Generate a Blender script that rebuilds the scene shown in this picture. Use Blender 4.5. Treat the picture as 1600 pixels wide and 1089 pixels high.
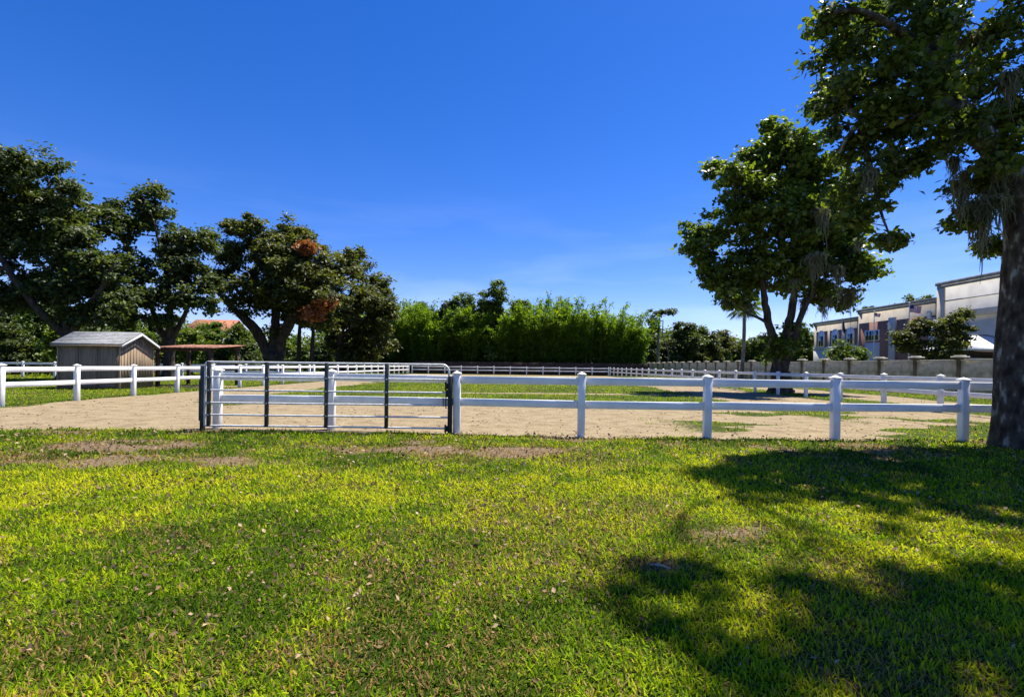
import bpy, math, random
import numpy as np
from mathutils import Vector, Matrix

for o in list(bpy.data.objects): bpy.data.objects.remove(o)
scene = bpy.context.scene
COL = scene.collection
R = np.random.default_rng(7)
random.seed(7)

# ------------------------------------------------------------------ camera
EYE = 1.35           # eye height in metres
F = 765.0            # focal length in photograph pixels (1600 wide)
CX, CY = 800.0, 571.2
ROLL = math.radians(0.7)
cam_d = bpy.data.cameras.new('camera'); cam = bpy.data.objects.new('camera', cam_d); COL.objects.link(cam)
cam_d.sensor_width = 36; cam_d.lens = 36*F/1600
cam_d.shift_y = (CY-544.5)/1600
cam_d.clip_start = 0.05; cam_d.clip_end = 4000
cam.location = (0, 0, EYE)
cam.matrix_world = Matrix.Translation((0, 0, EYE)) @ Matrix.Rotation(math.radians(90), 4, 'X') @ Matrix.Rotation(ROLL, 4, 'Z')
scene.camera = cam

# ------------------------------------------------------------------ light
TO_SUN = Vector((0.38, 0.28, 1.0)).normalized()
elev = math.asin(TO_SUN.z); azim = math.atan2(TO_SUN.x, TO_SUN.y)
w = bpy.data.worlds.new('World'); scene.world = w; w.use_nodes = True
wn = w.node_tree.nodes; wl = w.node_tree.links; wn.clear()
wo = wn.new('ShaderNodeOutputWorld'); bg = wn.new('ShaderNodeBackground')
sky = wn.new('ShaderNodeTexSky'); sky.sky_type = 'NISHITA'; sky.sun_disc = False
sky.sun_elevation = elev; sky.sun_rotation = azim
sky.altitude = 1200; sky.air_density = 1.0; sky.dust_density = 0.3; sky.ozone_density = 4.0
hs = wn.new('ShaderNodeHueSaturation'); hs.inputs['Saturation'].default_value = 1.35; hs.inputs['Value'].default_value = 1.0
tint = wn.new('ShaderNodeMixRGB'); tint.blend_type = 'MULTIPLY'; tint.inputs[0].default_value = 1; tint.inputs[2].default_value = (1.0, .85, .98, 1)
wl.new(sky.outputs[0], tint.inputs[1]); wl.new(tint.outputs[0], hs.inputs['Color'])
# thin high wisps of cloud, all round the sky near the horizon
tc = wn.new('ShaderNodeTexCoord'); mp = wn.new('ShaderNodeMapping'); mp.inputs['Scale'].default_value = (1.5, 1.5, 9)
nz = wn.new('ShaderNodeTexNoise'); nz.inputs['Scale'].default_value = 2.2; nz.inputs['Detail'].default_value = 6
wl.new(tc.outputs['Generated'], mp.inputs[0]); wl.new(mp.outputs[0], nz.inputs['Vector'])
cr = wn.new('ShaderNodeValToRGB'); cr.color_ramp.elements[0].position = .48; cr.color_ramp.elements[1].position = .78
wl.new(nz.outputs[0], cr.inputs[0])
sx = wn.new('ShaderNodeSeparateXYZ'); wl.new(tc.outputs['Generated'], sx.inputs[0])
mr = wn.new('ShaderNodeMapRange'); mr.inputs[1].default_value = .02; mr.inputs[2].default_value = .34; mr.inputs[3].default_value = .20; mr.inputs[4].default_value = 0.0
wl.new(sx.outputs[2], mr.inputs[0])
mm = wn.new('ShaderNodeMath'); mm.operation = 'MULTIPLY'; wl.new(cr.outputs[0], mm.inputs[0]); wl.new(mr.outputs[0], mm.inputs[1])
mx = wn.new('ShaderNodeMixRGB'); wl.new(mm.outputs[0], mx.inputs[0]); wl.new(hs.outputs[0], mx.inputs[1]); mx.inputs[2].default_value = (7.5, 8.0, 8.6, 1)
wl.new(mx.outputs[0], bg.inputs[0]); bg.inputs[1].default_value = 0.087
wl.new(bg.outputs[0], wo.inputs[0])
sun_d = bpy.data.lights.new('sun', 'SUN'); sun = bpy.data.objects.new('sun', sun_d); COL.objects.link(sun)
sun_d.energy = 5.0; sun_d.angle = math.radians(0.55); sun_d.color = (1.0, .95, .86)
sun.rotation_euler = TO_SUN.to_track_quat('Z', 'Y').to_euler(); sun.location = (20, 30, 60)
scene.view_settings.view_transform = 'Standard'; scene.view_settings.look = 'None'
scene.view_settings.gamma = 1; scene.view_settings.use_curve_mapping = False
scene.view_settings.exposure = 1.15

# ------------------------------------------------------------------ helpers
def P(x, y, D):
    """photograph pixel at depth D (metres along +Y) -> world point"""
    dx, dy = x-CX, y-CY
    c, s = math.cos(ROLL), math.sin(ROLL)
    ax, ay = dx*c + dy*s, dy*c - dx*s
    return np.array([ax*D/F, D, EYE - ay*D/F])
def G(x, y):
    """photograph pixel -> point on flat ground"""
    dx, dy = x-CX, y-CY
    c, s = math.cos(ROLL), math.sin(ROLL)
    ay = dy*c - dx*s
    D = EYE*F/ay
    return np.array([(dx*c+dy*s)*D/F, D])

_lat = np.random.default_rng(99).random((256, 256))
def vnoise(x, y):
    x = np.asarray(x, float); y = np.asarray(y, float)
    xi = np.floor(x).astype(int); yi = np.floor(y).astype(int)
    fx = x-xi; fy = y-yi
    fx = fx*fx*(3-2*fx); fy = fy*fy*(3-2*fy)
    a = _lat[xi % 256, yi % 256]; b = _lat[(xi+1) % 256, yi % 256]
    c = _lat[xi % 256, (yi+1) % 256]; d = _lat[(xi+1) % 256, (yi+1) % 256]
    return (a*(1-fx)+b*fx)*(1-fy) + (c*(1-fx)+d*fx)*fy
def fbm(x, y, o=4):
    v = 0; a = .5; t = 0
    for i in range(o):
        v = v + a*vnoise(np.asarray(x)*2**i+17.3*i, np.asarray(y)*2**i+9.1*i); t += a; a *= .5
    return v/t

def mesh_np(name, verts, faces, smooth=False):
    """faces: (n,3) or (n,4) array, or a list of such arrays"""
    me = bpy.data.meshes.new(name)
    if not isinstance(faces, list): faces = [faces]
    faces = [np.asarray(f, np.int32) for f in faces if len(f)]
    verts = np.asarray(verts, np.float32)
    idx = np.concatenate([f.ravel() for f in faces])
    tot = np.concatenate([np.full(len(f), f.shape[1], np.int32) for f in faces])
    start = np.concatenate([[0], np.cumsum(tot)[:-1]]).astype(np.int32)
    me.vertices.add(len(verts)); me.vertices.foreach_set('co', verts.ravel())
    me.loops.add(len(idx)); me.loops.foreach_set('vertex_index', idx)
    me.polygons.add(len(tot)); me.polygons.foreach_set('loop_start', start)
    me.update(calc_edges=True)
    if smooth: me.polygons.foreach_set('use_smooth', np.ones(len(tot), bool))
    return me
def link(name, me, mat=None, parent=None, loc=None):
    o = bpy.data.objects.new(name, me); COL.objects.link(o)
    if mat is not None and me is not None:
        if len(me.materials) == 0: me.materials.append(mat)
    if parent is not None: o.parent = parent
    if loc is not None: o.location = loc
    return o
def tag(o, label, cat, group=None):
    o['label'] = label; o['category'] = cat
    if group: o['group'] = group
    return o
def thing(name, label, cat, loc=(0, 0, 0), rz=0, group=None):
    o = bpy.data.objects.new(name, None); COL.objects.link(o); o.location = loc; o.rotation_euler = (0, 0, rz)
    o.empty_display_size = .3
    return tag(o, label, cat, group)
def copy_tree(o, parent=None):
    c = o.copy(); COL.objects.link(c); c.parent = parent
    for ch in o.children: copy_tree(ch, c)
    return c

class MB:
    """collects simple solids into one mesh"""
    def __init__(s): s.v = []; s.q = []; s.t = []; s.n = 0
    def add(s, v, q=(), t=()):
        v = np.asarray(v, float)
        s.v.append(v)
        if len(q): s.q.append(np.asarray(q)+s.n)
        if len(t): s.t.append(np.asarray(t)+s.n)
        s.n += len(v); return s
    def box(s, x0, x1, y0, y1, z0, z1, b=0.0):
        """box with chamfered edges of width b"""
        c = np.array([(x0+x1)/2, (y0+y1)/2, (z0+z1)/2]); h = np.array([x1-x0, y1-y0, z1-z0])/2
        if b <= 0:
            k = np.array([[i, j, l] for i in (-1, 1) for j in (-1, 1) for l in (-1, 1)])
            return s.add(c+k*h, [[0, 1, 3, 2], [4, 6, 7, 5], [0, 4, 5, 1], [2, 3, 7, 6], [0, 2, 6, 4], [1, 5, 7, 3]])
        vs = []; ix = {}
        for i in (-1, 1):
            for j in (-1, 1):
                for l in (-1, 1):
                    sg = np.array([i, j, l])
                    for a in range(3):
                        p = sg*(h-b); p[a] = sg[a]*h[a]
                        ix[(i, j, l, a)] = len(vs); vs.append(c+p)
        q = []; t = []
        for a in range(3):
            u, w_ = (a+1) % 3, (a+2) % 3
            for sa in (-1, 1):
                f = []
                for su, sw in ((-1, -1), (1, -1), (1, 1), (-1, 1)):
                    k = [0, 0, 0]; k[a] = sa; k[u] = su; k[w_] = sw
                    f.append(ix[tuple(k)+(a,)])
                q.append(f if sa > 0 else f[::-1])
            for su in (-1, 1):
                for sw in (-1, 1):
                    k0 = [0, 0, 0]; k0[u] = su; k0[w_] = sw
                    k1 = list(k0); k0[a] = -1; k1[a] = 1
                    f = [ix[tuple(k0)+(u,)], ix[tuple(k1)+(u,)], ix[tuple(k1)+(w_,)], ix[tuple(k0)+(w_,)]]
                    q.append(f if su*sw < 0 else f[::-1])
        for i in (-1, 1):
            for j in (-1, 1):
                for l in (-1, 1):
                    f = [ix[(i, j, l, 0)], ix[(i, j, l, 1)], ix[(i, j, l, 2)]]
                    t.append(f if i*j*l > 0 else f[::-1])
        return s.add(vs, q, t)
    def tube(s, pts, rad, sides=8, wob=0.0, cap=True):
        v, q = tube(pts, rad, sides, wob)
        s.add(v, q)
        if cap:
            n0 = s.n-len(v); m = len(pts)
            for base, flip in ((n0, True), (n0+(m-1)*sides, False)):
                c = s.v[-1] if False else None
                cen = np.concatenate(s.v)[base:base+sides].mean(0) if False else v[base-n0:base-n0+sides].mean(0)
                tri = [[sides, k, (k+1) % sides] if not flip else [sides, (k+1) % sides, k] for k in range(sides)]
                s.add(np.vstack([v[base-n0:base-n0+sides], cen]), (), tri)
        return s
    def prism(s, poly, axis, a0, a1):
        """extrude polygon (list of 2-D points) along axis 0/1/2"""
        n = len(poly); vs = []
        for a in (a0, a1):
            for p in poly:
                k = list(p); k.insert(axis, a); vs.append(k)
        q = [[i, (i+1) % n, n+(i+1) % n, n+i] for i in range(n)]
        t = [[0, i+1, i] for i in range(1, n-1)] + [[n, n+i, n+i+1] for i in range(1, n-1)]
        return s.add(vs, q, t)
    def build(s, name, mat=None, parent=None, loc=None, smooth=False):
        me = s.mesh(name, smooth)
        return link(name, me, mat, parent, loc)
    def mesh(s, name, smooth=False):
        fs = []
        if s.q: fs.append(np.concatenate(s.q))
        if s.t: fs.append(np.concatenate(s.t))
        me = mesh_np(name, np.concatenate(s.v), fs, smooth)
        import bmesh
        if len(me.polygons) < 4000:
            bm = bmesh.new(); bm.from_mesh(me); bmesh.ops.recalc_face_normals(bm, faces=bm.faces); bm.to_mesh(me); bm.free()
        return me

def tube(pts, rad, sides=8, wob=0.0):
    pts = np.asarray(pts, float); rad = np.asarray(rad, float); m = len(pts)
    tan = np.gradient(pts, axis=0); tan /= np.linalg.norm(tan, axis=1)[:, None]+1e-9
    ref = np.array([0.31, 0.9, 0.2]) if abs(tan[:, 2]).mean() > .5 else np.array([.1, .2, 1.])
    u = np.cross(tan, ref); u /= np.linalg.norm(u, axis=1)[:, None]+1e-9
    w_ = np.cross(tan, u)
    a = np.arange(sides)/sides*2*np.pi
    rr = rad[:, None]*np.ones((1, sides))
    if wob: rr = rr*(1+wob*(R.random((m, sides))-.5)*2)
    v = pts[:, None, :] + rr[..., None]*(np.cos(a)[None, :, None]*u[:, None, :] + np.sin(a)[None, :, None]*w_[:, None, :])
    i = np.arange(m-1)[:, None]*sides; k = np.arange(sides)[None, :]; k2 = (k+1) % sides
    q = np.stack([i+k, i+k2, i+sides+k2, i+sides+k], -1).reshape(-1, 4)
    return v.reshape(-1, 3), q
def spline(pts, n):
    """Catmull-Rom through rows (x,y,z,r)"""
    p = np.asarray(pts, float)
    if len(p) == 2: t = np.linspace(0, 1, n)[:, None]; return p[0]*(1-t)+p[1]*t
    q = np.vstack([2*p[0]-p[1], p, 2*p[-1]-p[-2]]); out = []
    for t in np.linspace(0, len(p)-1-1e-6, n):
        i = int(t); f = t-i; a, b, c, d = q[i:i+4]
        out.append(.5*((2*b)+(-a+c)*f+(2*a-5*b+4*c-d)*f*f+(-a+3*b-3*c+d)*f**3))
    out = np.array(out); out[:, 3] = np.maximum(out[:, 3], .004); return out

# ------------------------------------------------------------------ materials
def nmat(name):
    m = bpy.data.materials.new(name); m.use_nodes = True
    nt = m.node_tree; b = nt.nodes['Principled BSDF']
    return m, nt, b
def noise_mat(name, c1, c2, scale=8, rough=.7, bump=.0, bscale=None, spec=.3, metal=0., detail=6, stretch=(1, 1, 1), lo=.35, hi=.65, c3=None):
    m, nt, b = nmat(name); n = nt.nodes; l = nt.links
    tc = n.new('ShaderNodeTexCoord'); mp = n.new('ShaderNodeMapping'); mp.inputs['Scale'].default_value = stretch
    l.new(tc.outputs['Object'], mp.inputs[0])
    t = n.new('ShaderNodeTexNoise'); t.inputs['Scale'].default_value = scale; t.inputs['Detail'].default_value = detail
    l.new(mp.outputs[0], t.inputs['Vector'])
    r = n.new('ShaderNodeValToRGB'); e = r.color_ramp.elements
    e[0].position = lo; e[1].position = hi; e[0].color = (*c1, 1); e[1].color = (*c2, 1)
    if c3: k = e.new(min(.99, hi+.12)); k.color = (*c3, 1)
    l.new(t.outputs[0], r.inputs[0]); l.new(r.outputs[0], b.inputs['Base Color'])
    b.inputs['Roughness'].default_value = rough; b.inputs['Specular IOR Level'].default_value = spec; b.inputs['Metallic'].default_value = metal
    if bump:
        t2 = n.new('ShaderNodeTexNoise'); t2.inputs['Scale'].default_value = bscale or scale*4; t2.inputs['Detail'].default_value = 5
        l.new(mp.outputs[0], t2.inputs['Vector'])
        bp = n.new('ShaderNodeBump'); bp.inputs['Strength'].default_value = bump; bp.inputs['Distance'].default_value = .02
        l.new(t2.outputs[0], bp.inputs['Height']); l.new(bp.outputs[0], b.inputs['Normal'])
    return m
def leaf_mat(name, cols, trans=.32, rough=.5, spec=.25):
    """colour from the per-leaf 'tint' attribute"""
    m, nt, b = nmat(name); n = nt.nodes; l = nt.links
    a = n.new('ShaderNodeAttribute'); a.attribute_name = 'tint'
    r = n.new('ShaderNodeValToRGB'); e = r.color_ramp.elements
    while len(e) < len(cols): e.new(.5)
    for i, c in enumerate(cols): e[i].position = i/(len(cols)-1); e[i].color = (*c, 1)
    l.new(a.outputs['Fac'], r.inputs[0]); l.new(r.outputs[0], b.inputs['Base Color'])
    b.inputs['Roughness'].default_value = rough; b.inputs['Specular IOR Level'].default_value = spec
    if trans:
        tr = n.new('ShaderNodeBsdfTranslucent'); g = n.new('ShaderNodeMixRGB'); g.blend_type = 'MULTIPLY'; g.inputs[0].default_value = 1
        g.inputs[2].default_value = (1.5, 1.5, .5, 1); l.new(r.outputs[0], g.inputs[1]); l.new(g.outputs[0], tr.inputs[0])
        ms = n.new('ShaderNodeMixShader'); ms.inputs[0].default_value = trans
        l.new(b.outputs[0], ms.inputs[1]); l.new(tr.outputs[0], ms.inputs[2]); l.new(ms.outputs[0], n['Material Output'].inputs[0])
    return m
def flat(name, c, rough=.6, spec=.3, metal=0):
    return noise_mat(name, tuple(k*.9 for k in c), tuple(min(1, k*1.06) for k in c), 5, rough, spec=spec, metal=metal)

M = {}
M['vinyl'] = noise_mat('white_vinyl', (.66, .67, .66), (.82, .82, .80), 2.5, .45, spec=.4, lo=.3, hi=.6, stretch=(1, 1, 1))
M['galv'] = noise_mat('galvanised_tube', (.50, .51, .50), (.72, .72, .70), 14, .5, metal=.25, spec=.5)
M['gate_dark'] = noise_mat('dark_grey_steel', (.028, .031, .026), (.06, .064, .055), 10, .5, spec=.4)
M['black_iron'] = noise_mat('black_iron', (.012, .012, .013), (.03, .028, .026), 20, .6, bump=.3)
M['bark_near'] = noise_mat('bark_with_lichen', (.028, .023, .018), (.085, .072, .055), 9, .95, bump=1.0, bscale=28, spec=.1, stretch=(1, 1, .45), lo=.34, hi=.56, c3=(.26, .28, .23))
M['bark'] = noise_mat('bark', (.03, .024, .018), (.085, .068, .05), 5, .95, bump=.6, bscale=20, spec=.1, stretch=(1, 1, .4))
M['bark_grey'] = noise_mat('pale_bark', (.10, .085, .065), (.25, .22, .18), 5, .95, bump=.5, bscale=20, spec=.1, stretch=(1, 1, .3))
M['leaf_near'] = leaf_mat('leaf_sweetgum', [(.03, .05, .011), (.07, .105, .018), (.12, .165, .026), (.23, .27, .05)], 0.45, 0.45, 0.35)
M['leaf_mid'] = leaf_mat('leaf_maple', [(.035, .06, .011), (.085, .13, .018), (.145, .20, .026), (.27, .31, .045)], 0.48, 0.45, 0.35)
M['leaf_oak'] = leaf_mat('leaf_oak', [(.024, .038, .012), (.052, .075, .02), (.085, .115, .03), (.16, .18, .05)], 0.38, 0.5, 0.3)
M['leaf_olive'] = leaf_mat('leaf_olive', [(.032, .042, .010), (.068, .08, .017), (.105, .12, .026), (.19, .19, .045)], 0.4, 0.5, 0.3)
M['leaf_bush'] = leaf_mat('leaf_bush', [(.028, .05, .009), (.068, .11, .016), (.11, .165, .024), (.20, .24, .04)], 0.42, 0.5, 0.25)
M['leaf_lime'] = leaf_mat('leaf_lime', [(.05, .085, .01), (.09, .14, .014), (.14, .19, .02), (.21, .24, .03)], .38)
M['leaf_bamboo'] = leaf_mat('leaf_bamboo', [(.022, .055, .006), (.06, .125, .009), (.14, .225, .012), (.30, .36, .022)], .58)
M['leaf_dead'] = leaf_mat('leaf_dead', [(.16, .05, .02), (.26, .085, .03), (.34, .15, .06)], .3)
M['moss'] = leaf_mat('spanish_moss', [(.10, .105, .07), (.16, .165, .115), (.24, .24, .18)], 0.3, 0.9, 0.05)
M['culm'] = flat('bamboo_culm', (.14, .17, .04))

# ------------------------------------------------------------------ ground
FENCE_L, FENCE_R, FENCE_FAR = -14.5, 14.0, 71.0
def sstep(a, b, x): t = np.clip((x-a)/(b-a), 0, 1); return t*t*(3-2*t)
def near_edge(x): return 9.55 - .25*sstep(-4, 3, x) - .9*sstep(-8, -14, x) + .0*x
def sand_mask(x, y):
    """1 on the sandy riding track, 0 on grass"""
    n = (fbm(x*.35, y*.35, 4)-.5); n2 = (fbm(x*1.7+5, y*1.7, 4)-.5)
    ins = sstep(FENCE_L-.1, FENCE_L+.5, x+n*1.2+n2*.5)*sstep(FENCE_R+.3, FENCE_R-.4, x+n*1.4)*sstep(near_edge(x)-.12, near_edge(x)+.25, y+n2*.7)*sstep(FENCE_FAR, FENCE_FAR-2, y)
    core = sstep(-10.6, -9.6, x+n*3+n2)*sstep(10.2, 8.8, x+n*3+n2)*sstep(16.2, 17.2, y+n*4+n2*1.4 + .14*np.maximum(x, 0))*sstep(62, 59, y)
    core = core*(1-.95*np.exp(-((y-23.8-.03*x+n*1.2)/.55)**2))
    worn = sstep(1.5, 6.0, x)*sstep(24, 12, y)                      # right end half grown over
    patch = sstep(.46, .60, fbm(x*.42+3, y*.75+8, 4))
    s = ins*(1-core)*(1-.85*worn*patch)
    walk = sstep(15.6, 16.2, x+n*1.0)*sstep(19.8, 19.0, x+n*1.2)*sstep(6, 9, y)*sstep(70, 60, y)*.9
    yard = np.exp(-(((x+17.0)/2.6)**2+((y-26.8)/1.3)**2))*1.1
    return np.clip(np.maximum(np.maximum(s, walk), yard), 0, 1)
BARE = [(150, 700, .9, .30, .9), (215, 690, .8, .16, .95), (310, 718, .8, .22, .75), (120, 722, 1.0, .28, .7), (665, 702, .55, .20, .9), (560, 700, .7, .2, .4), (860, 702, 1.2, .3, .5),
        (1040, 885, .25, .10, .8), (420, 722, .7, .3, .35), (760, 712, .8, .3, .45), (1150, 830, .4, .15, .5), (40, 712, .5, .2, .4)]
def bare_mask(x, y):
    v = 0
    for (px, py, sx_, sy_, a) in BARE:
        g = G(px, py); v = np.maximum(v, a*np.exp(-(((x-g[0])/sx_)**2+((y-g[1])/sy_)**2)))
    n = fbm(x*1.3+40, y*1.3+11, 4); n3 = fbm(x*.5+70, y*.5+31, 3)
    lit = sstep(5.6, 7.6, y)*sstep(9.9, 9.3, y)*.62*sstep(.40, .56, fbm(x*1.15+70, y*1.9+31, 4))*sstep(.36, .5, n3)
    base = .30*sstep(.62, .76, n)
    return np.clip(v*(.45+1.1*n)+lit*sstep(.4, .6, n)+base, 0, 1)
def relief(x, y):
    return (.05*(fbm(x*.22, y*.22, 2)-.5)+.025*(fbm(x*1.6, y*1.6, 3)-.5))*sstep(45, 25, np.hypot(x, y))

def ground_sheet():
    def axis(fine0, fine1, step, far, g):
        a = list(np.arange(fine0, fine1+1e-6, step)); s = step
        while a[-1] < far: s *= g; a.append(a[-1]+s)
        s = step
        while a[0] > -far: s *= g; a.insert(0, a[0]-s)
        return np.array(a)
    xs = axis(-17, 17, .16, 1500, 1.13)
    ys = axis(1.0, 11.0, .12, 1500, 1.03)
    ys = ys[ys > -80] if True else ys
    X, Y = np.meshgrid(xs, ys)
    Z = relief(X, Y)
    sand = sand_mask(X, Y); bare = bare_mask(X, Y)*(Y < 14)
    nx, ny = len(xs), len(ys)
    i = np.arange(ny-1)[:, None]*nx; k = np.arange(nx-1)[None, :]
    q = np.stack([i+k, i+k+1, i+nx+k+1, i+nx+k], -1).reshape(-1, 4)
    V = np.stack([X, Y, Z], -1).reshape(-1, 3); S = sand.ravel(); B = bare.ravel()
    fm = S[q].mean(1) > .5
    for name, sel in (('grass_ground', ~fm), ('sand_track', fm)):
        qq = q[sel]; used, inv = np.unique(qq, return_inverse=True)
        me = mesh_np(name, V[used], inv.reshape(-1, 4), True)
        a = me.attributes.new('sand', 'FLOAT', 'POINT'); a.data.foreach_set('value', S[used].astype(np.float32))
        a = me.attributes.new('bare', 'FLOAT', 'POINT'); a.data.foreach_set('value', B[used].astype(np.float32))
        o = link(name, me, M['ground']); o['kind'] = 'structure'
def ground_mat():
    m, nt, b = nmat('ground'); n = nt.nodes; l = nt.links
    tc = n.new('ShaderNodeTexCoord')
    def noise(scale, detail=6, rough=.55):
        t = n.new('ShaderNodeTexNoise'); t.inputs['Scale'].default_value = scale; t.inputs['Detail'].default_value = detail; t.inputs['Roughness'].default_value = rough
        l.new(tc.outputs['Object'], t.inputs['Vector']); return t
    def ramp(src, stops):
        r = n.new('ShaderNodeValToRGB'); e = r.color_ramp.elements
        while len(e) < len(stops): e.new(.5)
        for i, (p, c) in enumerate(stops): e[i].position = p; e[i].color = (*c, 1)
        l.new(src, r.inputs[0]); return r
    def mix(f, a, c):
        x = n.new('ShaderNodeMixRGB'); l.new(f, x.inputs[0]); l.new(a, x.inputs[1]); l.new(c, x.inputs[2]); return x
    big = noise(.35, 4); fine = noise(22, 8, .7); mid = noise(2.2, 7, .65)
    grass = ramp(mid.outputs[0], [(.3, (.014, .020, .005)), (.5, (.035, .05, .007)), (.7, (.075, .085, .014))])
    soil = ramp(fine.outputs[0], [(.3, (.05, .035, .022)), (.5, (.125, .09, .055)), (.7, (.30, .23, .155))])
    sandc = ramp(fine.outputs[0], [(.25, (.11, .083, .052)), (.48, (.235, .187, .118)), (.75, (.34, .278, .182))])
    sandb = ramp(mid.outputs[0], [(.32, (.66, .60, .54)), (.5, (.92, .9, .86)), (.66, (1.08, 1.06, 1.02))])
    sm = n.new('ShaderNodeMixRGB'); sm.blend_type = 'MULTIPLY'; sm.inputs[0].default_value = 1; l.new(sandc.outputs[0], sm.inputs[1]); l.new(sandb.outputs[0], sm.inputs[2])
    def thr(attr, nsrc, amp, lo, hi):
        a = n.new('ShaderNodeAttribute'); a.attribute_name = attr
        k = n.new('ShaderNodeMath'); k.operation = 'MULTIPLY_ADD'; k.inputs[1].default_value = amp
        l.new(nsrc, k.inputs[0]); l.new(a.outputs['Fac'], k.inputs[2])
        mr_ = n.new('ShaderNodeMapRange'); mr_.interpolation_type = 'SMOOTHSTEP'; mr_.inputs[1].default_value = lo+amp*.5; mr_.inputs[2].default_value = hi+amp*.5
        l.new(k.outputs[0], mr_.inputs[0]); return mr_
    fb = thr('bare', fine.outputs[0], .5, .25, .6); fs = thr('sand', noise(9, 8, .7).outputs[0], .9, .38, .62)
    c1 = mix(fb.outputs[0], grass.outputs[0], soil.outputs[0]); c2 = mix(fs.outputs[0], c1.outputs[0], sm.outputs[0])
    l.new(c2.outputs[0], b.inputs['Base Color']); b.inputs['Roughness'].default_value = .95; b.inputs['Specular IOR Level'].default_value = .08
    bp = n.new('ShaderNodeBump'); bp.inputs['Strength'].default_value = .8; bp.inputs['Distance'].default_value = .035
    l.new(noise(7, 8, .75).outputs[0], bp.inputs['Height']); l.new(bp.outputs[0], b.inputs['Normal'])
    return m
M['ground'] = ground_mat()
ground_sheet()

# ------------------------------------------------------------------ white fences
SP = 2.44
def post_mesh(h=1.17, w=.135):
    return MB().box(-w/2, w/2, -w/2, w/2, -.1, h, .008).mesh('post')
def cap_mesh(w=.165):
    k = w/2; b = .022
    v = [[-k, -k, 0], [k, -k, 0], [k, k, 0], [-k, k, 0], [-k, -k, b], [k, -k, b], [k, k, b], [-k, k, b], [0, 0, b+.045]]
    return MB().add(v, [[3, 2, 1, 0], [0, 1, 5, 4], [1, 2, 6, 5], [2, 3, 7, 6], [3, 0, 4, 7]], [[4, 5, 8], [5, 6, 8], [6, 7, 8], [7, 4, 8]]).mesh('cap')
POST, CAP = post_mesh(), cap_mesh()
_rails = {}
def rail_mesh(L):
    L = round(L, 2)
    if L not in _rails:
        _rails[L] = MB().box(-L/2, L/2, -.022, .022, -.075, .075, .006).mesh('rail')
    return _rails[L]
def white_fence(name, label, pts, rails=(1.065, .62), skip_first=False):
    """posts at pts (x,y), two rails between neighbours"""
    p0 = pts[0]
    t = thing(name, label, 'fence', (p0[0], p0[1], 0))
    for i, (x, y) in enumerate(pts):
        if not (skip_first and i == 0):
            p = link('post', POST, M['vinyl'], t, (x-p0[0], y-p0[1], random.uniform(-.012, .012)))
            p.rotation_euler = (random.uniform(-.006, .006), random.uniform(-.008, .008), math.atan2(pts[-1][1]-p0[1], pts[-1][0]-p0[0])+random.uniform(-.03, .03))
            link('cap', CAP, M['vinyl'], p, (0, 0, 1.17))
        if i:
            x1, y1 = pts[i-1]; L = math.hypot(x-x1, y-y1)-.128
            for z in rails:
                r = link('rail', rail_mesh(L), M['vinyl'], t, ((x+x1)/2-p0[0], (y+y1)/2-p0[1], z+random.uniform(-.008, .008)))
                r.rotation_euler = (0, random.uniform(-.003, .003), math.atan2(y-y1, x-x1))
    return t
def near_x(px, D): return float(P(px, 640, D)[0])
near_pts = [(near_x(340, 10.0), 10.0), (near_x(518, 9.95), 9.95), (near_x(714, 9.68), 9.68), (near_x(908, 9.42), 9.42), (near_x(1105, 9.36), 9.36), (near_x(1305, 9.40), 9.40), (near_x(1505, 9.48), 9.48), (near_x(1505, 9.48)+2.44, 9.6), (near_x(1505, 9.48)+4.88, 9.7)]
white_fence('rail_fence', 'white two-rail fence along the front lawn edge, nearest to the viewer', near_pts)
white_fence('rail_fence', 'white two-rail fence on the left running back past the brown shed', [(FENCE_L, 11.45+SP*i) for i in range(24)]+[(FENCE_L, FENCE_FAR-2.3)])
white_fence('rail_fence', 'white two-rail fence on the right running back in front of the masonry wall', [(FENCE_R, 11.1+SP*i) for i in range(24)]+[(FENCE_R, FENCE_FAR-1.2)])
white_fence('rail_fence', 'thin white two-rail fence closing the far end of the arena', [(FENCE_L+(FENCE_R-FENCE_L)*i/12, FENCE_FAR) for i in range(13)])
white_fence('rail_fence', 'white two-rail fence behind the shed and open shelter on the left', [(-15.5-SP*i, 37.5) for i in range(16)])

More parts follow.
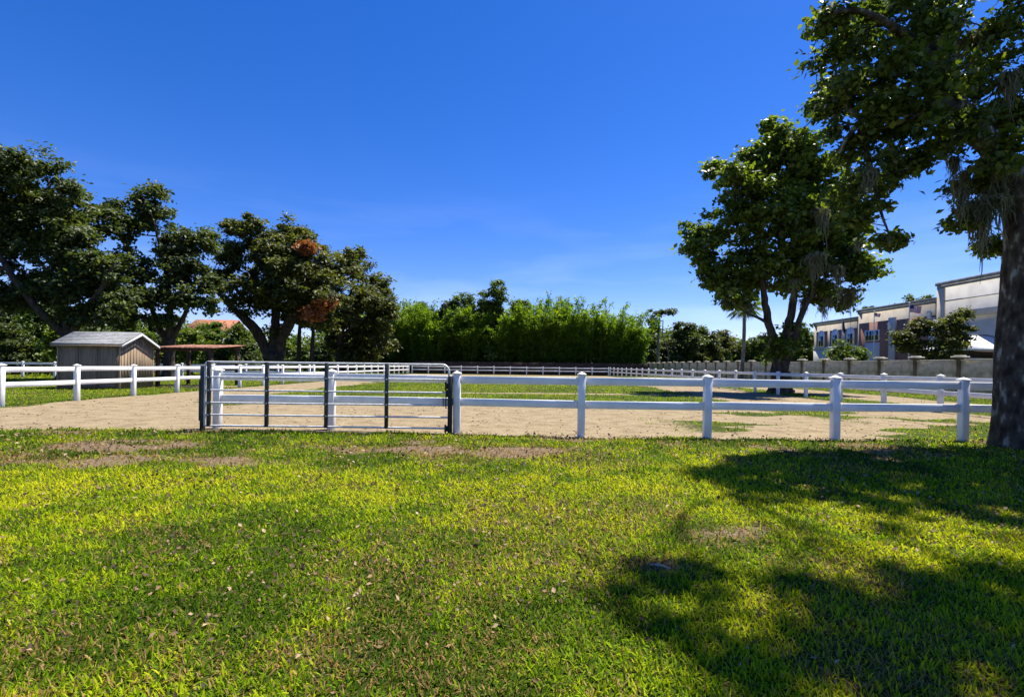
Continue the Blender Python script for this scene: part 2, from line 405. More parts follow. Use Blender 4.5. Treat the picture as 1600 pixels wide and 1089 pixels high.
# ------------------------------------------------------------------ metal gate
def gate():
    D = 9.58
    x0, x1 = near_x(320, D), near_x(701, D)
    W = x1-x0; r = .021; zt, zb = 1.35, .10
    t = thing('metal_gate', 'galvanised tubular farm gate with six bars, swung against the white fence', 'gate', (x0, D, 0))
    rr = .14; arc = [(W-rr+rr*math.sin(a), 0, zt-rr+rr*math.cos(a)) for a in np.linspace(0, math.pi/2, 7)]
    arc2 = [(rr*.5-rr*.5*math.sin(a), 0, zt-rr*.5+rr*.5*math.cos(a)) for a in np.linspace(math.pi/2, 0, 5)]
    pts = [(0, 0, zb)]+arc2+arc+[(W, 0, zb)]
    MB().tube(pts, [r]*len(pts), 10).build('frame', M['galv'], t, smooth=True)
    for z in (1.055, .80, .555, .32, .105):
        s = random.uniform(-.006, .006)
        MB().tube([(0, 0, z), (W*.5, 0, z+s), (W, 0, z)], [.019]*3, 8).build('bar', M['galv'], t, smooth=True)
    for px in (326.5, 417, 510, 604):
        x = near_x(px, D)-x0
        st = MB().box(x-.034, x+.034, -.032, -.022, zb-.01, zt+.012, .002).box(x-.034, x-.028, -.022, .012, zb-.01, zt+.012).box(x+.028, x+.034, -.022, .012, zb-.01, zt+.012).build('stay', M['gate_dark'], t)
        for z in (1.055, .80, .555, .32):
            MB().tube([(x, -.036, z), (x, -.028, z)], [.016, .018], 8).build('bolt', M['galv'], st)
    MB().box(W-.06, W-.02, -.05, .02, .72, .86, .006).tube([(W-.05, -.04, .72), (W-.055, -.05, .62), (W-.045, -.05, .5)], [.012]*3, 6).build('latch', M['black_iron'], t)
    ch = MB()
    for k in range(5):
        a = np.linspace(0, 2*math.pi, 9); cz = .69-.032*k
        pts = [(W-.1+.014*math.cos(q)*(k % 2 == 0), -.05+.014*math.cos(q)*(k % 2), cz+.024*math.sin(q)) for q in a]
        ch.tube(pts, [.005]*9, 5)
    ch.build('chain', M['black_iron'], t)
    # the dark timber gate post bolted to the white one, with its two hinges
    px = near_x(714, 9.68)
    g = tag(MB().box(-.05, .03, -.06, .05, -.1, 1.13, .006).build('gate_post', M['black_iron'], None, (px-.115, 9.6, 0)), 'narrow dark hinge post against the white post at the gate end', 'post')
    for z in (.93, .10):
        hm = MB().box(-.11, -.05, -.05, .02, z-.055, z+.055, .01).tube([(-.10, -.02, z-.08), (-.10, -.02, z+.08)], [.018]*2, 8)
        hm.build('hinge', M['black_iron'], g)
    g2 = tag(MB().box(-.045, .02, -.05, .04, -.1, 1.27, .006).tube([(-.05, -.05, .2), (-.05, -.05, 1.0)], [.012, .012], 6).build('gate_post', M['gate_dark'], None, (x0-.045, D+.03, 0)), 'slim dark steel post at the free end of the farm gate', 'post')
gate()

# ------------------------------------------------------------------ shed and shelter
M['shed_ply'] = noise_mat('shed_plywood', (.20, .145, .092), (.30, .22, .145), 3.0, .85, bump=.25, bscale=30, spec=.15, stretch=(4, 4, .35))
M['shed_trim'] = noise_mat('shed_trim_wood', (.30, .20, .12), (.45, .32, .21), 4, .8, stretch=(3, 3, .4))
M['shingle'] = noise_mat('grey_roofing', (.17, .175, .18), (.27, .275, .28), 6, .9, bump=.3, bscale=40, spec=.1, c3=(.32, .32, .32))
M['white_trim'] = noise_mat('white_paint', (.62, .62, .60), (.80, .80, .78), 4, .5)
def shed():
    D0 = 23.3; c = P(187, 590, D0); W, L = 2.95, 2.15; x1 = c[0]; x0 = x1-W
    t = thing('garden_shed', 'small tan wooden shed with pale grey gable roof behind the left fence', 'shed', (x0+W/2, D0+L/2, 0))
    h, ap = 2.18, 2.72; w2, l2 = W/2, L/2
    MB().prism([(-l2, -.05), (l2, -.05), (l2, h), (0, ap-.06), (-l2, h)], 0, -w2, w2).build('wall', M['shed_ply'], t)
    nb = 11
    for i in range(nb):                      # boards on the gable end
        y0 = -l2+.03+i*(L-.06)/nb; y1 = y0+(L-.06)/nb-.009; ym = (y0+y1)/2
        def top(y): return h+(ap-.06-h)*(1-abs(y)/l2)-.03
        MB().prism([(y0, .02), (y1, .02), (y1, top(y1)), (y0, top(y0))], 0, w2-.004, w2+.014+random.uniform(0, .004)).build('board', M['shed_ply'], t)
    for i in range(3):                       # three door leaves on the long front
        a0 = -w2+.12+i*(W-.24)/3; a1 = a0+(W-.24)/3-.025
        d = MB().box(a0, a1, -l2-.03, -l2+.004, .10, h-.14, .006).build('door', M['shed_ply'], t)
        fr = MB()
        for (u0, u1, z0, z1) in ((a0+.01, a0+.07, .11, h-.15), (a1-.07, a1-.01, .11, h-.15), (a0+.073, a1-.073, .11, .19), (a0+.073, a1-.073, h-.23, h-.15)):
            fr.box(u0, u1, -l2-.042, -l2-.028, z0, z1)
        fr.build('door_trim', M['shed_ply'], d)
    for sx_ in (-1, 1):
        for sy_ in (-1, 1):
            MB().box(sx_*w2-.03, sx_*w2+.03, sy_*l2-.032, sy_*l2+.032, -.03, h+.01, .004).build('corner_board', M['shed_trim'], t)
    ov, eo = .22, .17; sl = (ap-h)/l2
    for s in (-1, 1):
        zE = h-eo*sl+.05
        rf = MB().prism([(0, ap+.05), (0, ap-.01), (s*(l2+eo), zE-.06), (s*(l2+eo), zE)], 0, -w2-ov, w2+ov).build('roof', M['shingle'], t)
        nr = 8
        for k in range(nr):                  # overlapping courses of roofing
            f0, f1 = k/nr, (k+1)/nr
            ya, yb = s*(l2+eo)*f0, s*(l2+eo)*f1; za = ap+.053+(zE-ap-.05)*f0; zb = ap+.053+(zE-ap-.05)*f1
            MB().prism([(ya, za), (yb+s*.01, zb), (yb+s*.01, zb+.0045), (ya, za+.002)], 0, -w2-ov-.004, w2+ov+.004).build('shingle_course', M['shingle'], rf)
        MB().prism([(0, ap-.02), (0, ap-.13), (s*(l2+eo), zE-.17), (s*(l2+eo), zE-.062)], 0, w2+ov, w2+ov+.025).build('barge_board', M['white_trim'], t)
        MB().box(-w2-ov, w2+ov, s*(l2+eo)-.012 if s > 0 else -(l2+eo)-.014, s*(l2+eo)+.014 if s > 0 else -(l2+eo)+.012, zE-.15, zE-.062).build('fascia', M['shed_ply'], t)
shed()
M['dark_wood'] = noise_mat('dark_timber', (.035, .02, .013), (.09, .05, .03), 4, .8, stretch=(3, 3, .4))
M['rust'] = noise_mat('rusty_sheet', (.16, .055, .03), (.34, .17, .11), 5, .7, c3=(.45, .40, .36))
def shelter():
    D = 26.2; a = P(238, 548, D); b = P(333, 548, D)
    x0, x1 = a[0], b[0]; W = x1-x0; dep = 2.8
    t = thing('open_shelter', 'low open shelter with rusty brown slatted roof beside the shed', 'shelter', ((x0+x1)/2, D+dep/2, 0)); w2 = W/2
    for sx_ in (-1, 1):
        for sy_ in (-1, 1):
            z = 2.02 if sy_ < 0 else 2.25
            MB().box(sx_*(w2-.2)-.08, sx_*(w2-.2)+.08, sy_*(dep/2-.15)-.08, sy_*(dep/2-.15)+.08, -.1, z-.1, .008).build('post', M['dark_wood'], t)
    for sy_ in (-1, 1):
        z = 2.02 if sy_ < 0 else 2.25
        MB().box(-w2, w2, sy_*(dep/2-.15)-.04, sy_*(dep/2-.15)+.04, z-.1, z+.06, .006).build('beam', M['dark_wood'], t)
    n = 13
    for i in range(n):
        xx = -w2+i*W/(n-1); s = (2.31-2.08)/dep
        MB().prism([(-dep/2-.15, 2.08-.15*s), (dep/2+.15, 2.31+.15*s), (dep/2+.15, 2.35+.15*s+.012*(i % 2)), (-dep/2-.15, 2.12-.15*s+.012*(i % 2))], 0, xx-.105, xx+.105).build('roof_slat', M['rust'], t)
shelter()

# ------------------------------------------------------------------ masonry wall on the right
M['wall_panel'] = noise_mat('mossy_precast', (.34, .27, .14), (.72, .57, .37), 1.6, .9, bump=.3, bscale=22, stretch=(1, 1, 1.3), lo=.32, hi=.62)
M['wall_post'] = noise_mat('weathered_precast_post', (.13, .085, .04), (.26, .18, .10), 2, .9, bump=.3, stretch=(1, 1, .4))
M['wall_cap'] = noise_mat('pale_precast_cap', (.40, .37, .30), (.58, .53, .44), 3, .9)
M['stain'] = noise_mat('wall_stain', (.05, .04, .025), (.12, .10, .06), 3, .95)
WX = 24.0
def masonry_wall():
    t = thing('masonry_wall', 'long mossy beige precast wall with capped posts beyond the right fence', 'wall', (WX, 20, 0))
    inv = 1.4286e-3-2*.155e-3; ys = []
    step = .155e-3*F*WX
    y = WX*F*(1.4286e-3)-3*step
    pm = MB().box(-.11, .11, -.11, .11, -.1, 2.06, .012).mesh('post'); cm = MB().box(-.29, .29, -.29, .29, 0, .075, .02).box(-.19, .19, -.19, .19, .075, .13, .02).mesh('cap')
    pl = step-.20; nm = MB().box(-.06, .06, -pl/2, pl/2, -.1, 1.90, .008).mesh('panel'); tm = MB().box(-.085, .085, -pl/2, pl/2, 1.90, 1.97, .01).mesh('coping')
    k = 0
    while y < 93:
        p = link('post', pm, M['wall_post'], t, (0, y-20, random.uniform(-.02, .02))); link('cap', cm, M['wall_cap'], p, (0, 0, 2.06))
        q = link('panel', nm, M['wall_panel'], t, (0, y+step/2-20, random.uniform(-.015, .015))); link('coping', tm, M['wall_cap'], q)
        y += step; k += 1
masonry_wall()

# ------------------------------------------------------------------ building on the right
M['stucco'] = noise_mat('beige_stucco', (.46, .40, .31), (.56, .49, .39), 1.2, .9, bump=.1, bscale=40)
M['stucco_pale'] = noise_mat('pale_stucco', (.46, .44, .41), (.56, .54, .50), 1.0, .9, bump=.1, bscale=40)
M['coping'] = noise_mat('grey_coping', (.17, .17, .165), (.26, .26, .25), 2, .6)
M['glass'] = flat('dark_glass', (.015, .017, .02), .08, .6)
def brick_mat():
    m, nt, b = nmat('red_brick'); n = nt.nodes; l = nt.links
    tc = n.new('ShaderNodeTexCoord'); mp = n.new('ShaderNodeMapping'); mp.inputs['Rotation'].default_value = (math.radians(90), 0, math.radians(90))
    mp.vector_type = 'TEXTURE'
    l.new(tc.outputs['Object'], mp.inputs[0])
    k = n.new('ShaderNodeTexBrick'); k.inputs['Scale'].default_value = 3.5; k.inputs['Color1'].default_value = (.20, .075, .05, 1); k.inputs['Color2'].default_value = (.29, .12, .085, 1); k.inputs['Mortar'].default_value = (.34, .28, .23, 1)
    k.inputs['Mortar Size'].default_value = .018
    l.new(mp.outputs[0], k.inputs[0]); l.new(k.outputs[0], b.inputs['Base Color']); b.inputs['Roughness'].default_value = .9
    return m
M['brick'] = brick_mat()
BX = 45.0
def fz(x, y):
    """photo pixel on the facade plane -> (distance, height)"""
    dx, dy = x-CX, y-CY; c, s = math.cos(ROLL), math.sin(ROLL)
    D = BX*F/(dx*c+dy*s); return D, EYE-(dy*c-dx*s)*D/F
def building():
    t = thing('commercial_building', 'long beige and brick two-storey building beyond the masonry wall', 'building', (BX, 55, 0))
    def fy(x): return fz(x, 540)[0]-55
    yA, yB, yC, yD = fy(1272), fy(1345), fy(1475), fy(1475)-24
    hl, hm_, ht = 7.95, 8.75, 10.15
    secs = [('left', yB, yA, hl, 0.0), ('main', yC, yB, hm_, -.35), ('tall', yD, yC, ht, -.7)]
    for nme, a, b, h, dx in secs:
        MB().box(dx, 26, a+.002, b-.002, -.1, h).build('wall', M['stucco'] if nme != 'tall' else M['stucco_pale'], t)
        MB().box(dx-.22, 26.2, a-.15, b+.1, h, h+.32).box(dx-.12, dx-.001, a, b, h-.28, h-.001).build('parapet', M['coping'], t)
    def arch_window(yc, z0, z1, w_, dx):
        w2 = w_/2
        pts = [(yc-w2-.28, z0-.2), (yc+w2+.28, z0-.2), (yc+w2+.28, z1)]+[(yc+(w2+.28)*math.cos(a), z1+(w2+.28)*math.sin(a)) for a in np.linspace(.2, math.pi-.2, 9)]+[(yc-w2-.28, z1)]
        f = MB().prism(pts, 0, dx-.10, dx-.004).build('window', M['white_trim'], t)
        MB().box(dx-.115, dx-.102, yc-w2, yc+w2, z0, z1-.1).build('pane', M['glass'], f)
        MB().box(dx-.135, dx-.117, yc-.03, yc+.03, z0, z1-.1).build('mullion', M['white_trim'], f)
    # left section: three brick bays with arched windows
    ZB0, ZB1 = fz(1305, 540)[1], fz(1305, 516)[1]
    bays = [(1276, 1293), (1297, 1315), (1321, 1339)]
    for (xa, xb) in bays:
        a, b = sorted((fy(xa), fy(xb)))
        MB().box(-.06, -.003, a, b, ZB0, ZB1).build('brick_panel', M['brick'], t)
        arch_window((a+b)/2, ZB0+.05, ZB0+1.55, .95, -.06)
    MB().box(-.14, -.003, yB+.01, yA, ZB0-.45, ZB0-.15).build('belt_course', M['stucco_pale'], t)
    MB().box(-.10, -.003, yB+.01, yA, -.1, ZB0-.46).build('base_course', M['stucco_pale'], t)
    # main section: brick field, strip window over a pale panel, pilasters
    def bay(xa, xb, ya, yb, dx, name, m, th=.07, par=t):
        a, b = sorted((fy(xa), fy(xb))); z1 = fz(xa, ya)[1]; z0 = max(fz(xa, yb)[1], -.05)
        return MB().box(dx-th, dx-.003, a, b, z0, z1).build(name, m, par)
    bay(1347, 1394, 506, 600, -.35, 'brick_panel', M['brick'])
    bay(1406, 1470, 500, 600, -.35, 'brick_panel', M['brick'])
    a, b = sorted((fy(1357), fy(1380))); z1, z0 = fz(1368, 516)[1], fz(1368, 533)[1]
    f = MB().box(-.35-.16, -.35-.072, a, b, z0, z1).build('window', M['white_trim'], t)
    n = 4; wp = (b-a-.24)/n
    for i in range(n):
        MB().box(-.35-.175, -.35-.162, a+.12+i*wp+.04, a+.12+(i+1)*wp-.04, z0+.12, z1-.12).build('pane', M['glass'], f)
    MB().box(-.35-.13, -.35-.072, a, b, .6, z0-.2).build('spandrel_panel', M['stucco_pale'], t)
    for xa, xb in ((1395, 1405), (1459, 1469)):
        p = bay(xa, xb, 497, 600, -.35, 'pilaster', M['stucco_pale'], .22)
    # wall lanterns high on the pilasters
    for xc, yc in ((1400, 509), (1463, 492)):
        D, z = fz(xc, yc)
        MB().box(-.35-.55, -.35-.222, D-55-.14, D-55+.14, z-.45, z+.1, .03).prism([(D-55-.2, z+.1), (D-55+.2, z+.1), (D-55, z+.4)], 0, -.35-.6, -.35-.222).build('wall_lantern', M['white_trim'], t)
    # tall section: string courses and a cornice over the entrance
    z = fz(1500, 492)[1]
    MB().box(-1.15, -.703, yD, yC-6.5+2.6, z-.35, z+.25, .03).build('cornice', M['stucco'], t)
    MB().box(-.82, -.703, yC-.9, yC-.01, -.1, ht-.3).build('pilaster', M['stucco'], t)
    MB().box(-.79, -.703, yD, yC-.92, fz(1500, 470)[1], fz(1500, 470)[1]+.12).build('belt_course', M['stucco_pale'], t)
building()
def pavilion():
    c = P(1545, 545, 44); t = thing('pavilion', 'small white-roofed pavilion in front of the pale end of the building', 'pavilion', (c[0]-1, 44, 0))
    e, ap = fz(1530, 541)[1]*.98-.2, fz(1530, 521)[1]*.98
    e, ap = 3.25, 4.55
    w2, l2 = 3.4, 2.6
    v = [[-w2, -l2, e], [w2, -l2, e], [w2, l2, e], [-w2, l2, e], [-.9, 0, ap], [.9, 0, ap], [-w2, -l2, e-.14], [w2, -l2, e-.14], [w2, l2, e-.14], [-w2, l2, e-.14]]
    MB().add(v, [[0, 1, 5, 4], [2, 3, 4, 5], [0, 6, 7, 1], [1, 7, 8, 2], [2, 8, 9, 3], [3, 9, 6, 0], [6, 9, 8, 7]], [[1, 2, 5], [3, 0, 4]]).build('roof', M['white_trim'], t)
    for a, b in ((0, 4), (1, 5), (2, 5), (3, 4), (4, 5)):
        p, q = np.array(v[a]), np.array(v[b]); up = np.array([0, 0, .03])
        MB().tube([p+up, q+up], [.07, .07], 6).build('hip_ridge', M['coping'], t)
    for sx_ in (-1, 1):
        for sy_ in (-1, 1):
            MB().box(sx_*(w2-.4)-.15, sx_*(w2-.4)+.15, sy_*(l2-.4)-.15, sy_*(l2-.4)+.15, -.1, e-.14, .02).build('column', M['dark_wood'], t)
    MB().box(-w2+.3, w2-.3, -l2+.3, l2-.3, e-.6, e-.145).build('beam', M['dark_wood'], t)
pavilion()
def flag_mat(kind):
    m, nt, b = nmat('flag_'+kind); n = nt.nodes; l = nt.links
    if kind == 'dark': b.inputs['Base Color'].default_value = (.03, .03, .06, 1); return m
    tc = n.new('ShaderNodeTexCoord'); s = n.new('ShaderNodeSeparateXYZ'); l.new(tc.outputs['UV'], s.inputs[0])
    k = n.new('ShaderNodeMath'); k.operation = 'MULTIPLY'; k.inputs[1].default_value = 6.5; l.new(s.outputs[1], k.inputs[0])
    fr = n.new('ShaderNodeMath'); fr.operation = 'FRACT'; l.new(k.outputs[0], fr.inputs[0])
    g = n.new('ShaderNodeMath'); g.operation = 'GREATER_THAN'; g.inputs[1].default_value = .5; l.new(fr.outputs[0], g.inputs[0])
    x = n.new('ShaderNodeMixRGB'); l.new(g.outputs[0], x.inputs[0]); x.inputs[1].default_value = (.50, .03, .035, 1); x.inputs[2].default_value = (.75, .75, .73, 1)
    a = n.new('ShaderNodeMath'); a.operation = 'LESS_THAN'; a.inputs[1].default_value = .33; l.new(s.outputs[0], a.inputs[0])
    c = n.new('ShaderNodeMath'); c.operation = 'GREATER_THAN'; c.inputs[1].default_value = .46; l.new(s.outputs[1], c.inputs[0])
    d = n.new('ShaderNodeMath'); d.operation = 'MULTIPLY'; l.new(a.outputs[0], d.inputs[0]); l.new(c.outputs[0], d.inputs[1])
    y = n.new('ShaderNodeMixRGB'); l.new(d.outputs[0], y.inputs[0]); l.new(x.outputs[0], y.inputs[1]); y.inputs[2].default_value = (.02, .035, .16, 1)
    l.new(y.outputs[0], b.inputs['Base Color']); b.inputs['Roughness'].default_value = .9
    return m
def flag(px, py, D, w_, h_, mat, label, hang=False):
    c = P(px, py, D); t = thing('flagpole', label, 'flag', (c[0], D, 0)); top = c[2]+h_*.55+.15
    MB().tube([(0, 0, -.1), (0, 0, top*.6), (0, 0, top)], [.06, .05, .035], 8).build('pole', M['galv'], t, smooth=True)
    fin = MB().tube([(0, 0, top), (0, 0, top+.05), (0, 0, top+.12), (0, 0, top+.15)], [.02, .07, .07, .01], 8).build('finial', M['white_trim'], t)
    nu, nv = 16, 8; v = []; uv = []
    for j in range(nv+1):
        for i in range(nu+1):
            a, b = i/nu, j/nv
            if hang: v.append([.05+a*w_*.3+.05*math.sin(b*5), .12*math.sin(a*14+b*2), top-.1-h_*(1-b)-.35*h_*a])
            else: v.append([.04+a*w_*.92, .10*math.sin(a*9+b*1.5)*a**.5, top-.1-h_*(1-b)-.18*h_*a*a+.03*math.sin(a*8)])
            uv.append((a, b))
    q = [[j*(nu+1)+i, j*(nu+1)+i+1, (j+1)*(nu+1)+i+1, (j+1)*(nu+1)+i] for j in range(nv) for i in range(nu)]
    me = mesh_np('cloth', np.array(v), np.array(q), True)
    u = me.uv_layers.new(name='UVMap'); arr = np.array(uv)[np.array(q).ravel()]; u.data.foreach_set('uv', arr.astype(np.float32).ravel())
    link('cloth', me, mat, t)
fm_ = flag_mat('stripes')
flag(1421, 484, 41, 1.0, .62, fm_, 'red, white and blue striped flag flying above the leafy tree before the building')
flag(1366, 493, 56, .70, .4, fm_, 'small striped flag at the roof edge left of the large flag')
flag(1316, 510, 60, .9, 1.3, flag_mat('dark'), 'dark flag hanging limp before the arched windows', hang=True)

# ------------------------------------------------------------------ trees
def leaf_mesh(cen, size, tint, up=.5, aspect=.62, droop=0.0, outdir=None):
    n = len(cen)
    nr = R.normal(size=(n, 3)); nr[:, 2] = np.abs(nr[:, 2])+up
    if outdir is not None: nr += outdir*.6
    nr /= np.linalg.norm(nr, axis=1)[:, None]
    t = R.normal(size=(n, 3)); t[:, 2] -= droop
    t -= nr*(t*nr).sum(1)[:, None]; t /= np.linalg.norm(t, axis=1)[:, None]+1e-9
    b = np.cross(nr, t)
    L = size*(.65+.7*R.random(n)); Wd = L*aspect*(.8+.4*R.random(n))
    fold = (Wd*.18)[:, None]*nr
    v = np.stack([cen-t*L[:, None]*.5, cen+b*Wd[:, None]*.5-t*L[:, None]*.08+fold, cen+t*L[:, None]*.5, cen-b*Wd[:, None]*.5-t*L[:, None]*.08+fold], 1).reshape(-1, 3)
    i = np.arange(n)[:, None]*4
    f = np.concatenate([i+np.array([[0, 1, 2]]), i+np.array([[0, 2, 3]])])
    me = mesh_np('crown', v, f)
    a = me.attributes.new('tint', 'FLOAT', 'POINT'); a.data.foreach_set('value', np.repeat(np.clip(tint, 0, 1), 4).astype(np.float32))
    return me
def moss_mesh(n, length, spread):
    """a beard of thin hanging strands"""
    vs = []; fs = []; k = 0; tint = []
    for i in range(n):
        p = np.array([R.normal()*spread, R.normal()*spread, R.random()*.08]); L = length*(.3+.7*R.random())*(1-.85*min(1, np.hypot(p[0], p[1])/(2.2*spread)))*(1.25 if i % 6 == 0 else .8)
        m = 6; a = R.random()*6.28; wd = .006+.009*R.random()
        d = np.array([math.cos(a), math.sin(a), 0])
        x = p.copy(); tt = R.random()
        for j in range(m):
            f = j/(m-1); ww = wd*(1-f)**.6+.002
            vs += [x-d*ww, x+d*ww]; tint += [tt, tt]
            x = x+np.array([R.normal()*.03, R.normal()*.03, -L/(m-1)])
        for j in range(m-1): fs.append([k+2*j, k+2*j+1, k+2*j+3, k+2*j+2])
        k += 2*m
    me = mesh_np('hanging_moss', np.array(vs), np.array(fs))
    at = me.attributes.new('tint', 'FLOAT', 'POINT'); at.data.foreach_set('value', np.array(tint, np.float32))
    me.materials.append(M['moss'])
    return me
MOSS = [moss_mesh(130, 1.0, .07), moss_mesh(90, .7, .06), moss_mesh(170, 1.1, .10)]

def grow(name, label, D, limbs, clumps, leafmat, bark, leaf=.2, dens=1.0, sub=.55, cat='tree', group=None, dead=None, moss=(), depth=1.0, up=.5, twigs=True, trunk_sides=14, base_z=-.12, droop=0.0, aspect=.62, gap=.0, xyz=False):
    """limbs: polylines of (px, py, extra depth, radius m); the first is the trunk.
    clumps: (px, py, rx px, ry px[, extra depth]) ellipses filled with leaf clusters."""
    W = []
    for pl in limbs:
        rows = []
        for q in pl:
            p = P(q[0], q[1], D+q[2]); rows.append([*p, q[3]])
        W.append(np.array(rows))
    W[0][0, 2] = base_z
    base = np.array([W[0][0, 0], W[0][0, 1], 0.0])
    t = thing(name, label, cat, tuple(base), group=group)
    samples = []
    for i, pl in enumerate(W):
        pl = pl.copy(); pl[:, :3] -= base
        s = spline(pl, max(6, len(pl)*5)); 
        if i == 0:                                  # root flare
            s[:, 3] *= 1+(.22 if trunk_sides > 40 else .55)*np.exp(-np.maximum(s[:, 2], 0)/(s[0, 3]*1.0))
        samples.append(s)
        if i == 0 and trunk_sides > 40:
            ss = spline(s, 70); v, q = tube(ss[:, :3], ss[:, 3], trunk_sides)
            vv = v.reshape(70, trunk_sides, 3); a = np.arange(trunk_sides)[None, :]*np.ones((70, 1)); hgt = np.cumsum(np.r_[0, np.linalg.norm(np.diff(ss[:, :3], axis=0), axis=1)])[:, None]*np.ones((1, trunk_sides))
            ca, sa = np.cos(a/trunk_sides*6.2832), np.sin(a/trunk_sides*6.2832)
            k1 = fbm(ca*1.6+hgt*.9+9, sa*1.6+hgt*.35+5, 3)-.5; k2 = fbm(ca*7+hgt*1.2+20, sa*7+hgt*1.5+20, 3)-.5
            roots = np.exp(-hgt/.35)*.14*np.cos(a/trunk_sides*6.2832*5+.6)
            off = ss[:, 3][:, None]*(.16*k1+.14*k2+roots)
            vv = vv+off[..., None]*(vv-ss[:, None, :3])/(ss[:, 3][:, None, None])
            link('trunk', mesh_np('trunk', vv.reshape(-1, 3), q, True), bark, t); continue
        v, q = tube(s[:, :3]+R.normal(size=(len(s), 3))*s[:, 3:4]*.06, s[:, 3], trunk_sides if i == 0 else 9, .09)
        link('trunk' if i == 0 else 'limb', mesh_np('trunk' if i == 0 else 'limb', v, q, True), bark, t)
    S = np.concatenate(samples)
    br = MB(); C = []; T = []; OUT = []; deadC = []
    for ci, c in enumerate(clumps):
        e = c[4] if len(c) > 4 else 0.0
        cen = P(c[0], c[1], D+e)-base; k = (D+e)/F
        rad = np.array([c[2]*k, (c[2]+c[3])*.5*k*depth, c[3]*k])
        if len(c) <= 4: cen[1] += R.normal()*rad[1]*.5
        # bough from the nearest limb
        d = np.linalg.norm(S[:, :3]-cen, axis=1)+np.maximum(0, S[:, 2]-cen[2])*1.5
        j = int(np.argmin(d)); s0 = S[j]
        r0 = min(s0[3]*.6, .02+.02*np.linalg.norm(cen-s0[:3]))
        midp = (s0[:3]+cen)/2+np.array([R.normal()*.1, R.normal()*.1, -.08])*np.linalg.norm(cen-s0[:3])
        path = spline([[*s0[:3], r0], [*midp, r0*.7], [*cen, r0*.4]], 8)
        br.add(*tube(path[:, :3], path[:, 3], 6, .05))
        vol = 4.19*rad.prod()
        ns = max(6, int(dens*(c[5] if len(c) > 5 else 1.0)*vol/(sub**3)*.78))
        dr = R.normal(size=(ns, 3)); dr /= np.linalg.norm(dr, axis=1)[:, None]
        rr = R.random(ns)**(1/2.4)*(.72+.56*R.random(ns))
        sc = cen+dr*rr[:, None]*rad
        for q in range(min(ns, 14) if twigs else 0):
            o = path[R.integers(3, 8)]
            mid = (o[:3]+sc[q])/2+R.normal(size=3)*.1*np.linalg.norm(sc[q]-o[:3])
            tp = np.array([o[:3], mid, sc[q]]); br.add(*tube(tp, [max(.008, o[3]*.6), max(.006, o[3]*.35), .005], 4))
        nl = max(14, int(26*(sub/leaf)**2*.62))
        cnt = R.integers(int(nl*.5), int(nl*1.3)+1, ns)
        rep = np.repeat(np.arange(ns), cnt); n = len(rep)
        flatn = np.array([1, 1, .62])
        pos = sc[rep]+R.normal(size=(n, 3))*flatn*sub*.40*(.7+.6*R.random(ns))[rep, None]
        tn = (.40+.36*(R.random(ns)-.5))[rep]+R.normal(size=n)*.20
        if dead and ci in dead: deadC.append(pos)
        else: C.append(pos); T.append(tn); OUT.append(dr[rep])
    if clumps:
        br.build('branches', bark, t, smooth=True)['kind'] = 'stuff'
        me = leaf_mesh(np.concatenate(C), leaf, np.concatenate(T), up, aspect, droop, np.concatenate(OUT)); link('crown', me, leafmat, t)
        if deadC:
            p = np.concatenate(deadC); me = leaf_mesh(p, leaf*1.1, R.random(len(p)), .2); link('dead_foliage', me, M['leaf_dead'], t)
    for (mx_, my_, md, sc_, kind) in moss:
        o = link('hanging_moss', MOSS[kind], None, t, tuple(P(mx_, my_, D+md)-base)); o.scale = (sc_*1.0, sc_*1.0, sc_); o.rotation_euler = (0, 0, R.random()*6)
    return t

# the big tree at the right edge of the lawn
def overhead(sx_, sy_, z, r, dn):
    """a bough of the crown high above the ground spot (sx, sy) that it shades"""
    X, D = sx_+TO_SUN.x/TO_SUN.z*z, sy_+TO_SUN.y/TO_SUN.z*z
    return (CX+X*F/D, CY-(z-EYE)*F/D, r*F/D, r*.6*F/D, D-8.7, dn)
ND = 8.7
near_moss = [(1500, 300, 0, 1.0, 0), (1545, 315, -.1, 1.25, 2), (1530, 345, .1, 1.1, 0), (1510, 270, .2, .9, 1), (1553, 300, 0, 1.0, 2), (1390, 372, 0, .35, 1), (1565, 250, -.2, .9, 2), (1490, 250, 0, .8, 0),
             (1340, 380, .2, .5, 1), (1360, 270, -.3, .8, 0), (1462, 140, -.2, .8, 2), (1480, 90, -.3, .9, 0), (1520, 60, 0, 1.0, 2), (1400, 175, -.2, .7, 0), (1575, 120, .1, 1.0, 2), (1440, 180, 0, .6, 1)]
